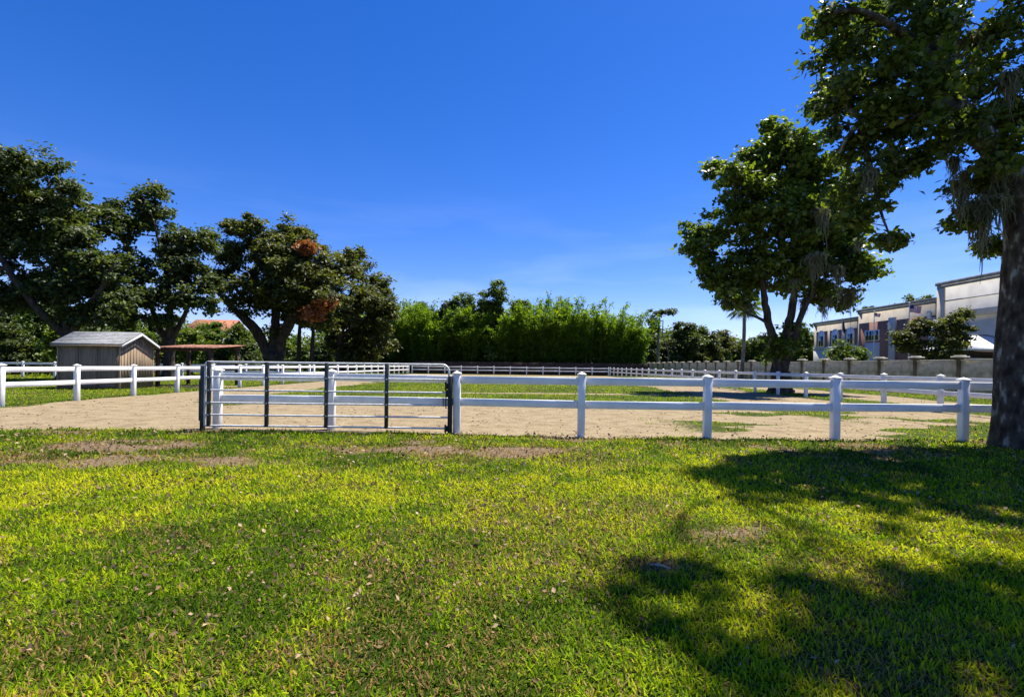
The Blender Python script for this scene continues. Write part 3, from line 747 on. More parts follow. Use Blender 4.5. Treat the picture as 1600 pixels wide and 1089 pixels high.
grow('shade_tree', 'large moss-draped tree with thick dark trunk at the right edge of the lawn', ND,
     [[(1602, 716, 0, .41), (1599, 600, 0, .385), (1606, 470, 0, .365), (1610, 380, 0, .355), (1610, 310, 0, .33)],
      [(1612, 340, 0, .27), (1580, 275, -.1, .21), (1530, 205, -.15, .17), (1480, 140, -.25, .13), (1458, 60, -.3, .10), (1448, -40, -.3, .11), (1430, -150, -.5, .08), (1400, -260, -.7, .05)],
      [(1500, 170, -.2, .14), (1440, 168, -.3, .11), (1385, 165, -.3, .085), (1340, 195, -.2, .05), (1310, 240, 0, .03)],
      [(1610, 320, 0, .27), (1650, 210, .3, .22), (1690, 60, .5, .17), (1730, -150, .8, .12)],
      [(1345, 195, -.2, .05), (1362, 270, .1, .035), (1376, 330, .2, .025), (1392, 372, .2, .012)],
      [(1474, 120, -.2, .10), (1420, 60, -.6, .075), (1350, 20, -.9, .05), (1300, 20, -1.0, .03)],
      [(1600, 300, 0, .12), (1562, 290, .2, .08), (1535, 310, .3, .045), (1515, 340, .3, .025)]],
     [(1292, 22, 24, 20, -.7), (1335, 55, 50, 40, -.5), (1300, 118, 36, 40, -.4), (1380, 40, 48, 45, .2), (1440, 25, 50, 40, -.2), (1500, 45, 40, 45, .3), (1560, 60, 45, 50, 0), (1345, 140, 50, 42, .3), (1300, 185, 36, 40, .2),
      (1400, 115, 42, 38, .1), (1355, 220, 42, 42, 0), (1420, 205, 28, 24, .1), (1325, 280, 34, 50, .1), (1362, 310, 24, 40, .3), (1392, 375, 12, 12, .2), (1412, 262, 16, 16, .2), (1530, 130, 40, 45, .5), (1580, 190, 40, 55, .6), (1440, 250, 20, 14, 0),
      (1525, 300, 26, 28, .4), (1512, 345, 22, 22, .3), (1545, 275, 24, 26, .8), (1550, 385, 12, 24, .7), (1640, 120, 60, 80, .5), (1660, 260, 40, 60, .8), (1340, 345, 14, 24, 0), (1470, 225, 20, 20, .6),]+
     [overhead(*q) for q in ((3.9, 5.2, 9.2, 1.25, .55), (2.9, 5.9, 9.0, .8, .5), (5.2, 5.0, 9.6, 1.4, .55), (4.2, 6.6, 8.8, 1.0, .5), (6.4, 5.8, 10.5, 1.5, .45), (1.35, 3.0, 10.5, .75, .45), (2.2, 2.7, 11.0, .9, .55), (3.0, 2.3, 11.2, 1.1, .6), (1.7, 2.1, 11.4, .9, .55), (3.3, 3.0, 10.6, .7, .5), (2.4, 1.6, 11.6, 1.1, .5),
                             (7.2, 7.5, 10.5, 1.6, .5), (6.8, 4.0, 11.5, 1.5, .5), (5.0, 3.2, 11.8, 1.2, .4), (7.5, 6.0, 8.8, 1.3, .5))]+
     [
      # foliage hanging before the main limb
      (1490, 110, 34, 34, -.8, .8), (1530, 190, 28, 26, -.7, .6), (1455, 165, 30, 24, -.8, .7), (1430, 90, 36, 34, -.9, .8), (1385, 175, 34, 22, -.7, .8), (1565, 240, 26, 26, -.6, .5), (1470, 30, 36, 30, -.9, .8)],
     M['leaf_near'], M['bark_near'], leaf=.125, sub=.30, dens=.62, moss=near_moss, trunk_sides=72, up=.25)

# broad tree beyond the right fence
mid_moss = [(1290, 468, 0, 2.2, 0), (1255, 470, .3, 2.0, 1), (1325, 455, -.4, 2.2, 2), (1240, 440, -1, 2.0, 0), (1135, 470, 0, 1.8, 1), (1310, 420, -1.5, 2.4, 0), (1275, 400, -2, 2.4, 2), (1345, 400, 0, 2.0, 0), (1170, 478, 0, 2, 1), (1285, 330, -2, 2.4, 0)]
grow('shade_tree', 'leafy tree with forked trunk standing just beyond the right white fence', 27.8,
     [[(1219, 617, 0, .50), (1219, 585, 0, .46), (1219, 562, 0, .42)],
      [(1219, 570, 0, .30), (1208, 530, 0, .24), (1198, 490, 0, .20), (1192, 440, 0, .15), (1185, 360, 0, .08)],
      [(1221, 570, 0, .32), (1228, 530, 0, .26), (1236, 490, .2, .22), (1243, 430, .2, .17), (1238, 330, 0, .1), (1225, 230, 0, .05)],
      [(1224, 575, 0, .24), (1241, 530, -.2, .20), (1251, 495, -.3, .16), (1275, 440, -.4, .12), (1300, 360, -.5, .07)],
      [(1200, 505, 0, .10), (1185, 497, -.2, .08), (1165, 488, -.3, .05), (1140, 470, -.3, .03)]],
     [(1140, 290, 28, 32), (1190, 255, 34, 38), (1222, 205, 24, 42), (1250, 250, 45, 50), (1108, 370, 30, 36), (1120, 430, 32, 38), (1175, 335, 52, 45), (1240, 340, 52, 48), (1295, 300, 45, 55), (1180, 415, 46, 42), (1240, 415, 46, 40),
      (1297, 390, 44, 42), (1330, 425, 26, 34), (1285, 450, 36, 24), (1150, 470, 30, 16), (1330, 335, 30, 45), (1325, 465, 22, 16), (1265, 180, 30, 30), (1118, 265, 14, 20), (1095, 395, 16, 22), (1222, 545, 16, 22, -.6), (1230, 525, 14, 18, .3), (1212, 555, 12, 14, .2)],
     M['leaf_mid'], M['bark'], leaf=.30, sub=.62, dens=1.0, moss=mid_moss, up=.3)

# live oaks on the left
grow('oak_tree', 'tallest dark oak at the far left, spreading above the shed', 32,
     [[(112, 592, 0, .55), (112, 550, 0, .46), (111, 522, 0, .42)],
      [(111, 530, 0, .28), (75, 500, -.5, .24), (40, 460, -.8, .20), (12, 420, -1, .17), (-20, 360, -1, .1)],
      [(111, 530, 0, .5), (98, 480, .3, .28), (92, 420, .5, .22), (85, 350, .5, .13), (75, 280, .5, .07)],
      [(111, 525, 0, .24), (138, 480, -.4, .18), (165, 440, -.6, .12), (178, 410, -.6, .06)]],
     [(30, 268, 55, 30), (95, 265, 28, 18), (55, 320, 62, 36), (15, 365, 50, 42), (112, 370, 36, 36), (85, 400, 48, 34), (150, 420, 44, 34), (55, 445, 50, 30), (120, 455, 46, 30), (170, 460, 36, 26), (-50, 320, 60, 60), (-60, 420, 60, 50), (20, 465, 40, 26), (150, 490, 44, 22), (110, 300, 26, 24), (5, 300, 40, 40)],
     M['leaf_oak'], M['bark'], leaf=.26, sub=.66, dens=.88)
grow('oak_tree', 'dark airy oak standing behind the shed and open shelter', 37,
     [[(264, 582, 0, .45), (264, 550, 0, .36), (264, 532, 0, .5)],
      [(264, 540, 0, .22), (243, 498, 0, .18), (222, 440, .3, .13), (195, 385, .3, .08), (172, 335, .3, .04)],
      [(264, 540, 0, .24), (266, 480, -.3, .19), (258, 420, -.5, .14), (240, 345, -.5, .07)],
      [(265, 538, 0, .2), (290, 488, 0, .15), (305, 440, 0, .1), (312, 400, 0, .05)]],
     [(168, 318, 24, 20), (235, 330, 36, 26), (212, 370, 34, 26), (288, 365, 32, 28), (314, 380, 18, 26), (178, 352, 22, 18), (282, 420, 36, 28), (228, 425, 34, 24), (322, 440, 22, 24), (190, 460, 36, 26), (300, 478, 32, 18), (262, 385, 30, 22), (205, 490, 30, 20), (245, 300, 18, 10), (335, 470, 16, 20), (248, 455, 26, 22, -1.5), (282, 460, 22, 20, -1.2), (225, 470, 20, 18, -1.5), (255, 500, 20, 12, -1)],
     M['leaf_oak'], M['bark'], leaf=.28, sub=.70, dens=.88)
grow('oak_tree', 'wide oak with thick forked trunk and some rusty dead leaves, left of centre', 48,
     [[(427, 585, 0, .95), (427, 560, 0, .85), (426, 545, 0, .8)],
      [(420, 555, 0, .42), (400, 517, -.5, .5), (370, 487, -1, .28), (347, 466, -1.2, .2), (330, 440, -1.2, .1)],
      [(426, 550, 0, .5), (431, 500, .3, .4), (428, 440, .5, .28), (412, 370, .5, .12)],
      [(432, 552, 0, .45), (452, 505, -.5, .5), (485, 465, -.8, .24), (520, 425, -.8, .1)],
      [(440, 558, .3, .3), (446, 520, .8, .26), (470, 440, 1, .16), (462, 365, 1, .08)]],
     [(395, 362, 36, 20), (450, 358, 32, 22), (370, 395, 26, 22), (430, 395, 50, 32), (485, 400, 34, 28), (355, 440, 24, 24), (405, 440, 44, 36), (475, 445, 50, 36), (525, 415, 32, 28), (520, 465, 36, 32), (445, 478, 40, 22), (400, 485, 30, 16), (345, 400, 12, 10), (375, 360, 10, 12), (480, 388, 7, 6, -3.6, .6), (490, 490, 11, 9, -4.0, .5), (478, 488, 30, 20), (507, 476, 6, 8, -3.8, .5), (505, 500, 26, 16, -1.8), (380, 455, 30, 20, -2.5), (440, 520, 26, 10, .8), (450, 460, 40, 24, -2.5)],
     M['leaf_olive'], M['bark'], leaf=.34, sub=.85, dens=.88, dead=(14, 15, 17))
grow('oak_tree', 'rounded olive-green tree sloping down to the bamboo, right of the wide oak', 58,
     [[(530, 583, 0, .5), (530, 550, 0, .4), (532, 520, 0, .36)],
      [(531, 530, 0, .26), (545, 480, 0, .2), (552, 430, 0, .1)],
      [(532, 525, 0, .24), (570, 500, 0, .18), (590, 470, 0, .09)]],
     [(545, 420, 32, 28), (578, 450, 32, 30), (552, 475, 40, 30), (598, 490, 24, 34), (555, 520, 42, 28), (530, 540, 26, 20), (592, 535, 30, 26), (520, 500, 24, 30), (608, 480, 12, 22), (560, 400, 12, 12), (560, 555, 40, 14)],
     M['leaf_olive'], M['bark'], leaf=.38, sub=.95, dens=.8)
for px, lab in ((487, 'slim dark trunk tree, left one of the pair right of the wide oak'), (466, 'slender dark trunk tree hard against the wide oak trunk')):
    grow('slim_tree', lab, 54, [[(px, 580, 0, .28), (px+1, 545, 0, .22), (px+3, 500, 0, .15), (px+5, 450, 0, .06)]], [(px+4, 470, 22, 22), (px+8, 500, 20, 14)], M['leaf_olive'], M['bark'], leaf=.36, sub=.85, dens=.7)

# understorey shrubs and small trees behind the oaks
us = [(20, 535, 34, 34, 44, 'leaf_oak', 'dense dark shrub at the very left edge behind the fence'), (72, 545, 26, 22, 46, 'leaf_bush', 'mid-green shrub left of the shed roof'), (88, 528, 14, 14, 42, 'leaf_lime', 'yellow-green shrub touching the left end of the shed roof'),
      (160, 535, 40, 26, 50, 'leaf_oak', 'dark shrub showing above the shed roof ridge'), (222, 540, 26, 22, 52, 'leaf_bush', 'green shrub behind the right end of the shed roof'), (300, 530, 28, 16, 52, 'leaf_lime', 'bright green shrub above the rusty shelter roof'), (345, 550, 32, 22, 50, 'leaf_bush', 'green shrub right of the rusty shelter'), (385, 552, 26, 20, 62, 'leaf_oak', 'dark shrub left of the wide oak trunk'),
      (475, 553, 18, 18, 74, 'leaf_lime', 'lime shrub glimpsed between the slim dark trunks'), (505, 550, 22, 20, 70, 'leaf_oak', 'dark shrub under the rounded olive-green tree'), (-45, 530, 40, 40, 44, 'leaf_oak', None), (50, 510, 40, 40, 56, 'leaf_bush', 'tall bushy tree filling the gap under the tallest oak'), (130, 505, 36, 34, 58, 'leaf_oak', 'dark bushy tree above the left half of the shed roof'), (200, 505, 34, 30, 58, 'leaf_bush', 'green bushy tree above the right half of the shed roof'), (325, 522, 30, 24, 70, 'leaf_bush', 'green bushy tree in front of the terracotta-roofed house'), (375, 530, 26, 22, 66, 'leaf_bush', 'green bushy tree under the left limb of the wide oak'), (0, 490, 36, 44, 60, 'leaf_oak', 'dark bushy tree on the left edge behind the tallest oak'), (265, 515, 30, 26, 60, 'leaf_oak', 'dark bushy tree behind the airy oak trunk'), (535, 555, 30, 20, 72, 'leaf_oak', 'low dark shrub left of the bamboo hedge'), (270, 552, 26, 16, 58, 'leaf_oak', 'dark low shrub behind the rusty shelter')]
for (px, py, rx, ry, D, mt, lab) in us:
    if lab is None: continue
    yb = CY+(px-CX)*math.tan(ROLL)+EYE*F/D
    grow('shrub', lab, D, [[(px, yb, 0, .12), (px+1, (yb+py)/2, 0, .09), (px+2, py, 0, .05)]],
         [(px-rx*.35, py, rx*.6, ry*.8), (px+rx*.4, py+ry*.15, rx*.55, ry*.7), (px, py+ry*.7, rx*.9, ry*.5), (px+rx*.1, py-ry*.45, rx*.5, ry*.45), (px, (py+yb)/2+ry*.2, rx*.8, max(4, (yb-py)*.35))], M[mt], M['bark'], leaf=.36, sub=.8, dens=.85, cat='shrub')

# the wood that closes the view far behind everything
def far_wood():
    C = []; T = []
    for (xa, xb, y, h) in ((-150, -24, 104, 9.5), (-26, 30, 108, 8.0), (28, 75, 112, 9.0), (-190, -140, 80, 11)):
        n = int((xb-xa)*9); x = xa+(xb-xa)*R.random(n); hh = h*(.55+.75*fbm(x*.16+3, x*0+y, 3)); z = hh*R.random(n)**.7
        cx = np.stack([x, y+R.normal(size=n)*2.5, z], 1); rep_ = np.repeat(np.arange(n), 34)
        C.append(cx[rep_]+R.normal(size=(len(rep_), 3))*np.array([.8, .8, .6])); T.append(np.clip(.25+.25*R.random(n), 0, 1)[rep_]+.25*fbm(x*.3, x*0, 2)[rep_]+R.normal(size=len(rep_))*.12)
    C = np.concatenate(C); C[:, 2] = np.maximum(C[:, 2], .05)
    o = link('far_woodland', leaf_mesh(C, .75, np.concatenate(T), .3), M['leaf_bush']); o['kind'] = 'stuff'; tag(o, 'continuous green woodland far behind the arena and buildings', 'woodland')
far_wood()
# a far house with a terracotta roof glimpsed between the oaks
M['terracotta'] = noise_mat('terracotta_tiles', (.22, .075, .04), (.34, .14, .08), 3, .85, stretch=(3, 1, 1))
def house():
    D = 78; a = P(292, 520, D); b = P(352, 520, D); W = b[0]-a[0]
    t = thing('house', 'distant pale house with terracotta roof glimpsed between the oaks', 'house', ((a[0]+b[0])/2, D+3, 0)); w2 = W/2
    ze = P(320, 516, D)[2]; za = P(320, 497, D)[2]
    MB().box(-w2, w2, -3, 3, -.1, ze).build('wall', M['stucco_pale'], t)
    for s in (-1, 1):
        MB().prism([(0, za), (s*3.5, ze-.1), (s*3.5, ze-.3), (0, za-.2)], 0, -w2-.5, w2+.5).build('roof', M['terracotta'], t)
    for k in (-.5, .5):
        f = MB().box(k*w2-.7, k*w2+.7, -3.08, -3.003, ze-2.4, ze-.8).build('window', M['white_trim'], t)
        MB().box(k*w2-.6, k*w2+.6, -3.1, -3.082, ze-2.3, ze-.9).build('pane', M['glass'], f)
house()

# brown board fence in front of the bamboo
def board_fence():
    x0, x1, y = -15.0, 21.0, 75.0; n = 15; s = (x1-x0)/n
    t = thing('board_fence', 'low dark brown board fence at the foot of the bamboo hedge', 'fence', ((x0+x1)/2, y, 0))
    pm = MB().box(-s/2+.07, s/2-.07, -.03, .03, 0, 1.85, .005).mesh('panel'); po = MB().box(-.065, .065, -.065, .065, -.1, 1.95, .01).mesh('post')
    for i in range(n+1):
        link('post', po, M['dark_wood'], t, (x0+i*s-(x0+x1)/2, 0, 0))
        if i < n: link('panel', pm, M['dark_wood'], t, (x0+(i+.5)*s-(x0+x1)/2, 0, random.uniform(-.03, .03)))
board_fence()

# bamboo
def bamboo(h, seed):
    rs = np.random.default_rng(seed)
    t = thing('bamboo_clump', 'tall arching bamboo clump in the hedge behind the far white fence', 'bamboo', (0, 0, 0), group='bamboo hedge behind the far fence')
    cul = MB(); C = []; T = []
    for i in range(26):
        a = rs.random()*6.283; r = rs.random()**.5*1.0; lean = .10+.30*rs.random(); hh = h*(.62+.42*rs.random())
        b = np.array([math.cos(a)*r, math.sin(a)*r*.9, -.1]); d = np.array([math.cos(a), math.sin(a), 0])
        f = np.linspace(0, 1, 8)
        pts = b+np.outer(f, [0, 0, 1])*hh+np.outer(f**2.4, d)*lean*hh*.8-np.outer(np.maximum(0, f-.75)**2*3.0, [0, 0, 1])*lean*hh
        cul.add(*tube(pts, .05*(1-f*.85)+.006, 5))
        for k in range(30):
            ff = .12+.88*rs.random()**.75; p = np.array([np.interp(ff, f, pts[:, j]) for j in range(3)])
            m = 9; sd = rs.normal(size=3)*.38; sd[2] = -.15
            q = p+np.outer(rs.random(m), sd*1.5)+rs.normal(size=(m, 3))*.18
            C.append(q); T.append(np.full(m, .25+.35*ff+.12*rs.normal())+rs.normal(size=m)*.1)  # tint brightens up the culm: sunlit tops painted into the leaf colour
    cul.build('culms', M['culm'], t)
    me = leaf_mesh(np.concatenate(C), .50, np.concatenate(T), .2, .26, droop=.9); link('crown', me, M['leaf_bamboo'], t)
    return t
protos = [bamboo(10.2, s) for s in (3, 4, 5, 6)]
spots = []
for i in range(24):
    x = -21.5+i*1.86; spots.append((x-1.6+random.uniform(-.4, .4), 79+random.uniform(-.8, .8)))
for i in range(14):
    x = -20+i*3.1; spots.append((x-1.6+random.uniform(-.6, .6), 82.5+random.uniform(-1, 1)))
for i, (x, y) in enumerate(spots):
    o = protos[i] if i < 4 else copy_tree(protos[i % 4])
    px = CX+x*F/y
    top = np.interp(px, [560, 620, 700, 800, 860, 900, 950, 985, 1015], [486, 484, 484, 478, 482, 486, 494, 505, 520])
    z = EYE+(CY+(px-CX)*math.tan(ROLL)-top)*y/F
    sc = z/9.6*random.uniform(.88, 1.2)
    o.location = (x, y, 0); o.rotation_euler = (0, 0, random.uniform(0, 6.28)); o.scale = (random.uniform(.95, 1.2), random.uniform(.95, 1.2), sc)

# broadleaf trees rising out of the hedge and the tree line to its right
def small_tree(px, top, D, rx, mt, lab, bare=.25, bark='bark', name='background_tree', dens=.8):
    yb = CY+(px-CX)*math.tan(ROLL)+EYE*F/D; h = yb-top
    cl = []
    n = 7
    for k in range(n):
        f = k/(n-1); wv = rx*(.45+.55*math.sin(math.pi*(.15+.72*f)))
        cl.append((px+R.normal()*rx*.35, top+h*.12+h*(1-bare-.12)*f, wv*.75, h*.13+2))
        cl.append((px+R.choice([-1, 1])*wv*.55, top+h*.12+h*(1-bare-.12)*f+R.normal()*h*.04, wv*.45, h*.10+1))
    return grow(name, lab, D, [[(px, yb, 0, .22), (px+1, yb-h*.35, 0, .16), (px, yb-h*.75, 0, .07)]], cl, M[mt], M[bark], leaf=.42, sub=.9, dens=dens, trunk_sides=8)
small_tree(765, 442, 80, 26, 'leaf_bush', 'tallest pointed tree rising out of the bamboo hedge', .2)
small_tree(725, 460, 80.5, 20, 'leaf_bush', 'second tallest tree in the hedge, left of the pointed one', .2)
small_tree(700, 472, 80, 18, 'leaf_oak', 'dark tree in the hedge left of the two tallest', .2)
small_tree(665, 478, 84, 24, 'leaf_oak', 'dark rounded tree at the left part of the bamboo hedge', .1)
small_tree(815, 470, 81, 20, 'leaf_bush', 'green tree in the hedge just right of the pointed one', .15)
small_tree(640, 480, 86, 20, 'leaf_oak', 'dark tree where the hedge meets the rounded olive tree', .1)
tl = [(1068, 506, 22, 'leaf_oak', 'dark round tree right of the bare-stemmed pine'), (1092, 508, 18, 'leaf_bush', 'green round-topped tree in the line right of the pine'), (1112, 522, 18, 'leaf_olive', 'olive tree in the far line left of the palm'), (1136, 520, 20, 'leaf_olive', 'olive tree in the far line just left of the palm trunk'), (1012, 520, 14, 'leaf_oak', 'dark tree at the right end of the bamboo'),
      (1168, 530, 16, 'leaf_bush', 'low green tree right of the palm trunk'), (1186, 522, 14, 'leaf_oak', 'dark narrow tree left of the forked trunk'), (1238, 512, 16, 'leaf_lime', 'yellow-green tree right of the forked trunk'), (1260, 508, 14, 'leaf_bush', 'green tree touching the left end of the building'), (1085, 538, 22, 'leaf_olive', 'low olive shrub below the round trees beyond the wall'), (1045, 532, 16, 'leaf_olive', 'low olive tree at the foot of the pine'),
      (1125, 545, 22, 'leaf_bush', 'low green shrub behind the wall left of the palm'), (1210, 535, 14, 'leaf_olive', 'low olive tree seen behind the forked trunk')]
for (px, top, rx, mt, lab) in tl:
    small_tree(px, top, 97+random.uniform(-3, 4), rx, mt, lab, .02, dens=1.0)
grow('pine_tree', 'tall pine with bare pale trunk and flat crown above the right treeline', 92,
     [[(1028, 582, 0, .26), (1028, 545, 0, .22), (1030, 500, 0, .17), (1032, 488, 0, .1)], [(1036, 584, .3, .14), (1045, 556, .3, .12), (1036, 525, 0, .11), (1036, 500, 0, .08)]],
     [(1020, 497, 8, 12), (1026, 488, 9, 5), (1042, 490, 9, 6), (1022, 515, 9, 9), (1050, 487, 6, 3)], M['leaf_oak'], M['bark_grey'], leaf=.4, sub=.8, dens=1.2)
# trees beyond the building roof
for px, top, lab in ((1397, 470, 'treetop left of centre above the building roof'), (1428, 458, 'tallest treetop above the building roof'), (1450, 461, 'treetop beside the tallest one above the building roof'), (1364, 474, 'small treetop above the left part of the roof')):
    D = 102
    yb = CY+(px-CX)*math.tan(ROLL)+EYE*F/D
    grow('background_tree', lab, D, [[(px, yb, 0, .25), (px, 520, 0, .2), (px, top+8, 0, .08)]], [(px, top+8, 9, 7), (px+5, top+18, 10, 8), (px-5, top+22, 12, 9)], M['leaf_bush'], M['bark'], leaf=.42, sub=.9, dens=1.0, trunk_sides=8)
# leafy tree and hedge before the building
grow('crepe_myrtle', 'spreading crepe myrtle with pinkish-brown tips in front of the building', 38,
     [[(1462, 606, 0, .14), (1462, 580, 0, .12), (1462, 565, 0, .1)], [(1462, 580, 0, .09), (1440, 545, 0, .06), (1415, 525, 0, .03)], [(1462, 578, 0, .09), (1470, 530, 0, .06), (1490, 500, 0, .03)], [(1463, 578, .2, .08), (1492, 550, .3, .05), (1510, 520, .3, .03)]],
     [(1412, 528, 16, 12), (1440, 515, 24, 16), (1470, 512, 22, 18), (1500, 505, 18, 16), (1512, 490, 10, 8), (1425, 545, 22, 12), (1460, 545, 28, 18), (1495, 535, 22, 18), (1512, 520, 14, 14), (1450, 560, 28, 8), (1488, 558, 20, 10), (1404, 535, 10, 8)],
     M['leaf_olive'], M['bark_grey'], leaf=.22, sub=.5, dens=.9)
grow('shrub', 'bright green bush at the foot of the arched windows', 52,
     [[(1316, 597, 0, .1), (1316, 570, 0, .08), (1317, 552, 0, .05)]], [(1300, 553, 14, 9), (1318, 546, 16, 11), (1335, 552, 16, 9), (1348, 556, 10, 7), (1318, 562, 32, 8), (1318, 575, 30, 8)], M['leaf_bush'], M['bark'], leaf=.3, sub=.6, dens=1.0, cat='shrub')
grow('shrub', 'dark bush with flowers at the near side of the building shrubbery', 34,
     [[(1530, 610, 0, .1), (1530, 590, 0, .08), (1531, 570, 0, .05)]], [(1530, 572, 16, 8), (1545, 575, 14, 8), (1530, 590, 24, 8)], M['leaf_oak'], M['bark'], leaf=.25, sub=.5, dens=1.0, cat='shrub')

# cabbage palm whose crown is lost against the tree beyond the fence
def palm():
    D = 50; b = P(1158, 592, D); top = P(1158, 474, D)[2]
    t = thing('palm_tree', 'cabbage palm with slim pale trunk left of the forked tree', 'palm', (b[0], D, 0))
    f = np.linspace(0, 1, 12)
    v, q = tube(np.stack([.25*np.sin(f*2.2), 0*f, -.1+f*(top+.1)], 1), .20-.05*f+.05*np.exp(-f*9), 10, .06); link('trunk', mesh_np('trunk', v, q, True), M['bark_grey'], t)
    for k in range(26):
        a = k*2.4; el = 1.2-2.1*(k/26); L = 1.7; fr = MB(); pts = []
        d = np.array([math.cos(a)*math.cos(el), math.sin(a)*math.cos(el), math.sin(el)]); side = np.cross(d, [0, 0, 1]); side /= np.linalg.norm(side)+1e-6
        c = np.array([.2, 0, top])
        stem = [c, c+d*.5, c+d*1.0+np.array([0, 0, -.08])]; fr.add(*tube(stem, [.03, .02, .015], 4))
        o = stem[-1]
        for j in range(13):
            g = (j-6)/6*1.25; dd = d*math.cos(g)+side*math.sin(g); e = o+dd*L*.62+np.array([0, 0, -.35*L*(.4+.6*abs(g)/1.25)]); m_ = (o+e)/2+np.array([0, 0, .10]); w_ = np.cross(dd, [0, 0, 1])*.045
            fr.add(np.array([o, m_-w_, e, m_+w_]), (), [[0, 1, 2], [0, 2, 3]])
        me = fr.mesh('frond'); at = me.attributes.new('tint', 'FLOAT', 'POINT'); at.data.foreach_set('value', np.full(len(me.vertices), .3+.4*R.random(), np.float32))
        link('frond', me, M['leaf_bush'], t)
palm()

# ------------------------------------------------------------------ grass and litter
def blade_mat():
    m, nt, b = nmat('grass_blade'); n = nt.nodes; l = nt.links
    a = n.new('ShaderNodeAttribute'); a.attribute_name = 'col'
    l.new(a.outputs['Color'], b.inputs['Base Color']); b.inputs['Roughness'].default_value = .6; b.inputs['Specular IOR Level'].default_value = .06
    tr = n.new('ShaderNodeBsdfTranslucent'); g = n.new('ShaderNodeMixRGB'); g.blend_type = 'MULTIPLY'; g.inputs[0].default_value = 1; g.inputs[2].default_value = (1.35, 1.35, .6, 1)
    l.new(a.outputs['Color'], g.inputs[1]); l.new(g.outputs[0], tr.inputs[0])
    ms = n.new('ShaderNodeMixShader'); ms.inputs[0].default_value = .38
    l.new(b.outputs[0], ms.inputs[1]); l.new(tr.outputs[0], ms.inputs[2]); l.new(ms.outputs[0], n['Material Output'].inputs[0])
    return m
M['blade'] = blade_mat()
def grass(name, x, y, L, W, label=None, dry=None, var=1.0):
    n = len(x); z = relief(x, y)
    az = R.random(n)*6.283; tilt = .25+.95*R.random(n)
    d = np.stack([np.cos(az)*np.sin(tilt), np.sin(az)*np.sin(tilt), np.cos(tilt)], 1)
    s = np.stack([-np.sin(az+R.normal(size=n)*.6), np.cos(az), 0*az], 1)
    b = np.stack([x, y, z-.004], 1); LL = (L*(.5+.9*R.random(n)))[:, None]; WW = (W*(.7+.6*R.random(n)))[:, None]
    m = b+d*LL*.55; t = b+d*LL*.95; t[:, 2] -= (LL[:, 0]*.22*np.sin(tilt)); t[:, 2] = np.maximum(t[:, 2], z+.003)
    v = np.stack([b-s*WW*.5, b+s*WW*.5, m+s*WW*.45, m-s*WW*.45, t], 1).reshape(-1, 3)
    i = np.arange(n)[:, None]*5
    me = mesh_np(name, v, [i+np.array([[0, 1, 2, 3]]), i+np.array([[3, 2, 4]])])
    g1, g2, g3, br = np.array([.045, .095, .004]), np.array([.19, .30, .004]), np.array([.45, .46, .012]), np.array([.34, .22, .085])
    p = fbm(x*.55+2, y*.55+7, 3); q = fbm(x*3.1, y*3.1, 3)
    u = np.clip(.52-.12*(1-var)+((p-.5)*1.9+(q-.5)*1.4+R.normal(size=n)*.27)*var, 0, 1)[:, None]
    col = np.where(u < .5, g1+(g2-g1)*u*2, g2+(g3-g2)*(u*2-1))
    dr = np.clip((dry if dry is not None else 0)*.85+.055+sstep(.5, .72, fbm(x*.9+50, y*.9+3, 4))*.28, 0, 1)
    isd = R.random(n) < dr
    col[isd] = br*(.45+.75*R.random((isd.sum(), 1)))
    c4 = np.concatenate([col, np.ones((n, 1))], 1).astype(np.float32)
    a = me.attributes.new('col', 'FLOAT_COLOR', 'POINT'); a.data.foreach_set('color', np.repeat(c4, 5, 0).ravel())
    o = link(name, me, M['blade']); o['kind'] = 'stuff'; return tag(o, label, 'grass')
N = 295000
Dn = 1.2*(9.75/1.2)**(R.random(N)**.85)
xs = (R.random(N)*2-1)*(1.2*Dn+1.2)
bm_ = bare_mask(xs, Dn); sd_ = sand_mask(xs, Dn)
keep = (R.random(N) > bm_*.95-.08) & (R.random(N) > sd_*1.5)
xs, Dn, bm_ = xs[keep], Dn[keep], bm_[keep]
grass('lawn_grass', xs, Dn, .040+.0035*Dn, .0045+.0011*Dn, 'short patchy green lawn grass in front of the white fence and gate', dry=bm_)
N = 165000
Dn = 9.5*(62/9.5)**(R.random(N)**.9); xs = (R.random(N)*2-1)*(1.15*Dn+2); xs = np.clip(xs, -48, 30)
keep = (R.random(N) > sand_mask(xs, Dn)*1.25) & (np.abs(xs-WX) > .4)
xs, Dn = xs[keep], Dn[keep]
grass('paddock_grass', xs, Dn, .05+.0012*Dn, .008+.0009*Dn, 'green grass growing in the arena and along the fences', var=.5)
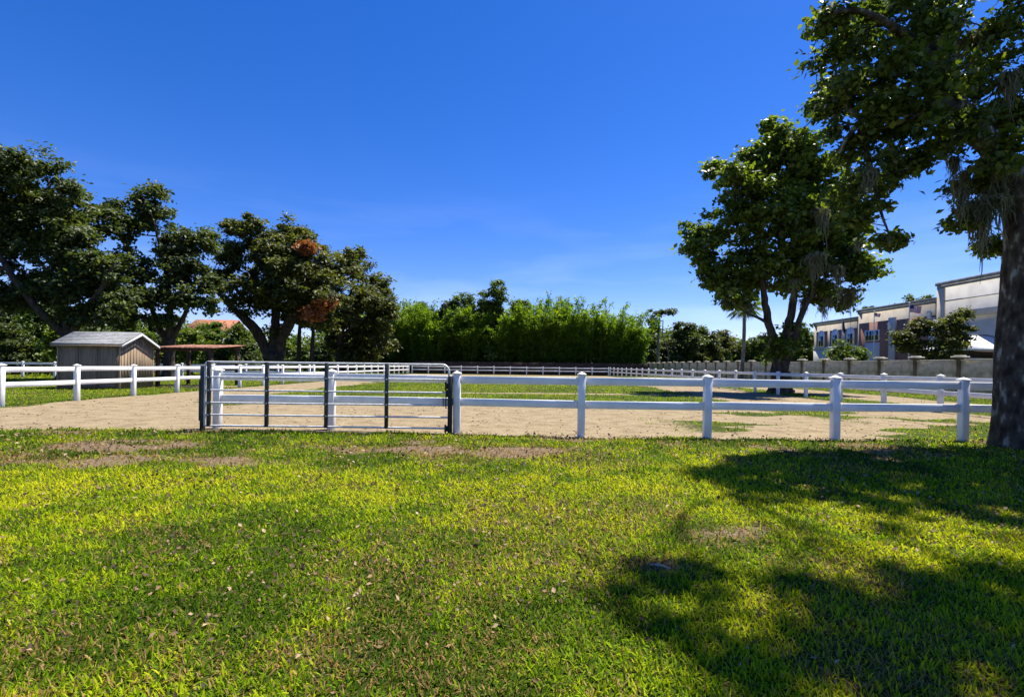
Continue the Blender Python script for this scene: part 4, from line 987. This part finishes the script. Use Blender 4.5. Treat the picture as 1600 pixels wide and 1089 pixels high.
# fallen leaves
def litter():
    n = 12000
    D = 1.5*(9.6/1.5)**(R.random(n)**.62); x = (R.random(n)*2-1)*(1.15*D+1)
    w_ = fbm(x*.6+20, D*.6+4, 3)+.12*sstep(5.5, 8.5, D)+.08*sstep(0, 4, x); k = R.random(n) < np.clip((w_-.36)*3.2, .05, 1); x, D = x[k], D[k]; n = len(x)
    cen = np.stack([x, D, relief(x, D)+.015+.02*R.random(n)], 1)
    me = leaf_mesh(cen, .020+.0042*cen[:, 1], R.random(n)**2.2, .9, .6); me.name = 'fallen_leaves'
    o = link('fallen_leaves', me, M['leaf_litter']); o['kind'] = 'stuff'; tag(o, 'brown fallen leaves scattered over the lawn', 'leaves')
M['leaf_litter'] = leaf_mat('leaf_litter', [(.035, .02, .012), (.10, .055, .03), (.24, .14, .075), (.42, .30, .19)], .1, .7)
litter()
def clods():
    n = 5000; D = 9.4*(34/9.4)**R.random(n); x = (R.random(n)*2-1)*(1.1*D+1)
    k = (R.random(n) < sand_mask(x, D)) & (R.random(n) < .25+.9*sstep(.42, .62, fbm(x*.5+9, D*1.1, 3))); x, D = x[k], D[k]; n = len(x)
    r = (.008+.018*R.random(n)**2)*(1+.02*D); oc = np.array([[1, 0, 0], [0, 1, 0], [-1, 0, 0], [0, -1, 0], [0, 0, .6], [0, 0, -.6]], float)
    v = oc[None]*(1+.5*(R.random((n, 6, 1))-.5))*r[:, None, None]; a = R.random(n)*6.28; c, s_ = np.cos(a)[:, None], np.sin(a)[:, None]
    v = np.stack([v[..., 0]*c-v[..., 1]*s_, v[..., 0]*s_+v[..., 1]*c, v[..., 2]], -1)+np.stack([x, D, relief(x, D)+r*.25], -1)[:, None]
    f = np.array([[0, 1, 4], [1, 2, 4], [2, 3, 4], [3, 0, 4], [1, 0, 5], [2, 1, 5], [3, 2, 5], [0, 3, 5]])
    o = link('sand_clods', mesh_np('sand_clods', v.reshape(-1, 3), (np.arange(n)[:, None, None]*6+f[None]).reshape(-1, 3)), M['clod']); o['kind'] = 'stuff'; tag(o, 'small brown clods and bits scattered over the sandy track', 'clods')
M['clod'] = noise_mat('dry_clod', (.14, .105, .068), (.26, .205, .135), 3, .95)
clods()
def stick():
    g = G(1030, 890); pts = [(-.05, .04, .02), (-.015, .012, .03), (.03, -.022, .035), (.06, -.04, .025)]
    o = MB().tube(pts, [.006, .008, .007, .003], 7, .1).tube([pts[1], (.0, .02, .04), (.015, .04, .035)], [.004, .003, .002], 5).build('fallen_stick', M['stick'], None, (g[0], g[1], float(relief(g[0], g[1]))), smooth=True)
    tag(o, 'bleached grey stick lying on the lawn right of centre', 'stick')
M['stick'] = noise_mat('bleached_wood', (.22, .20, .17), (.38, .35, .30), 30, .9)
stick()
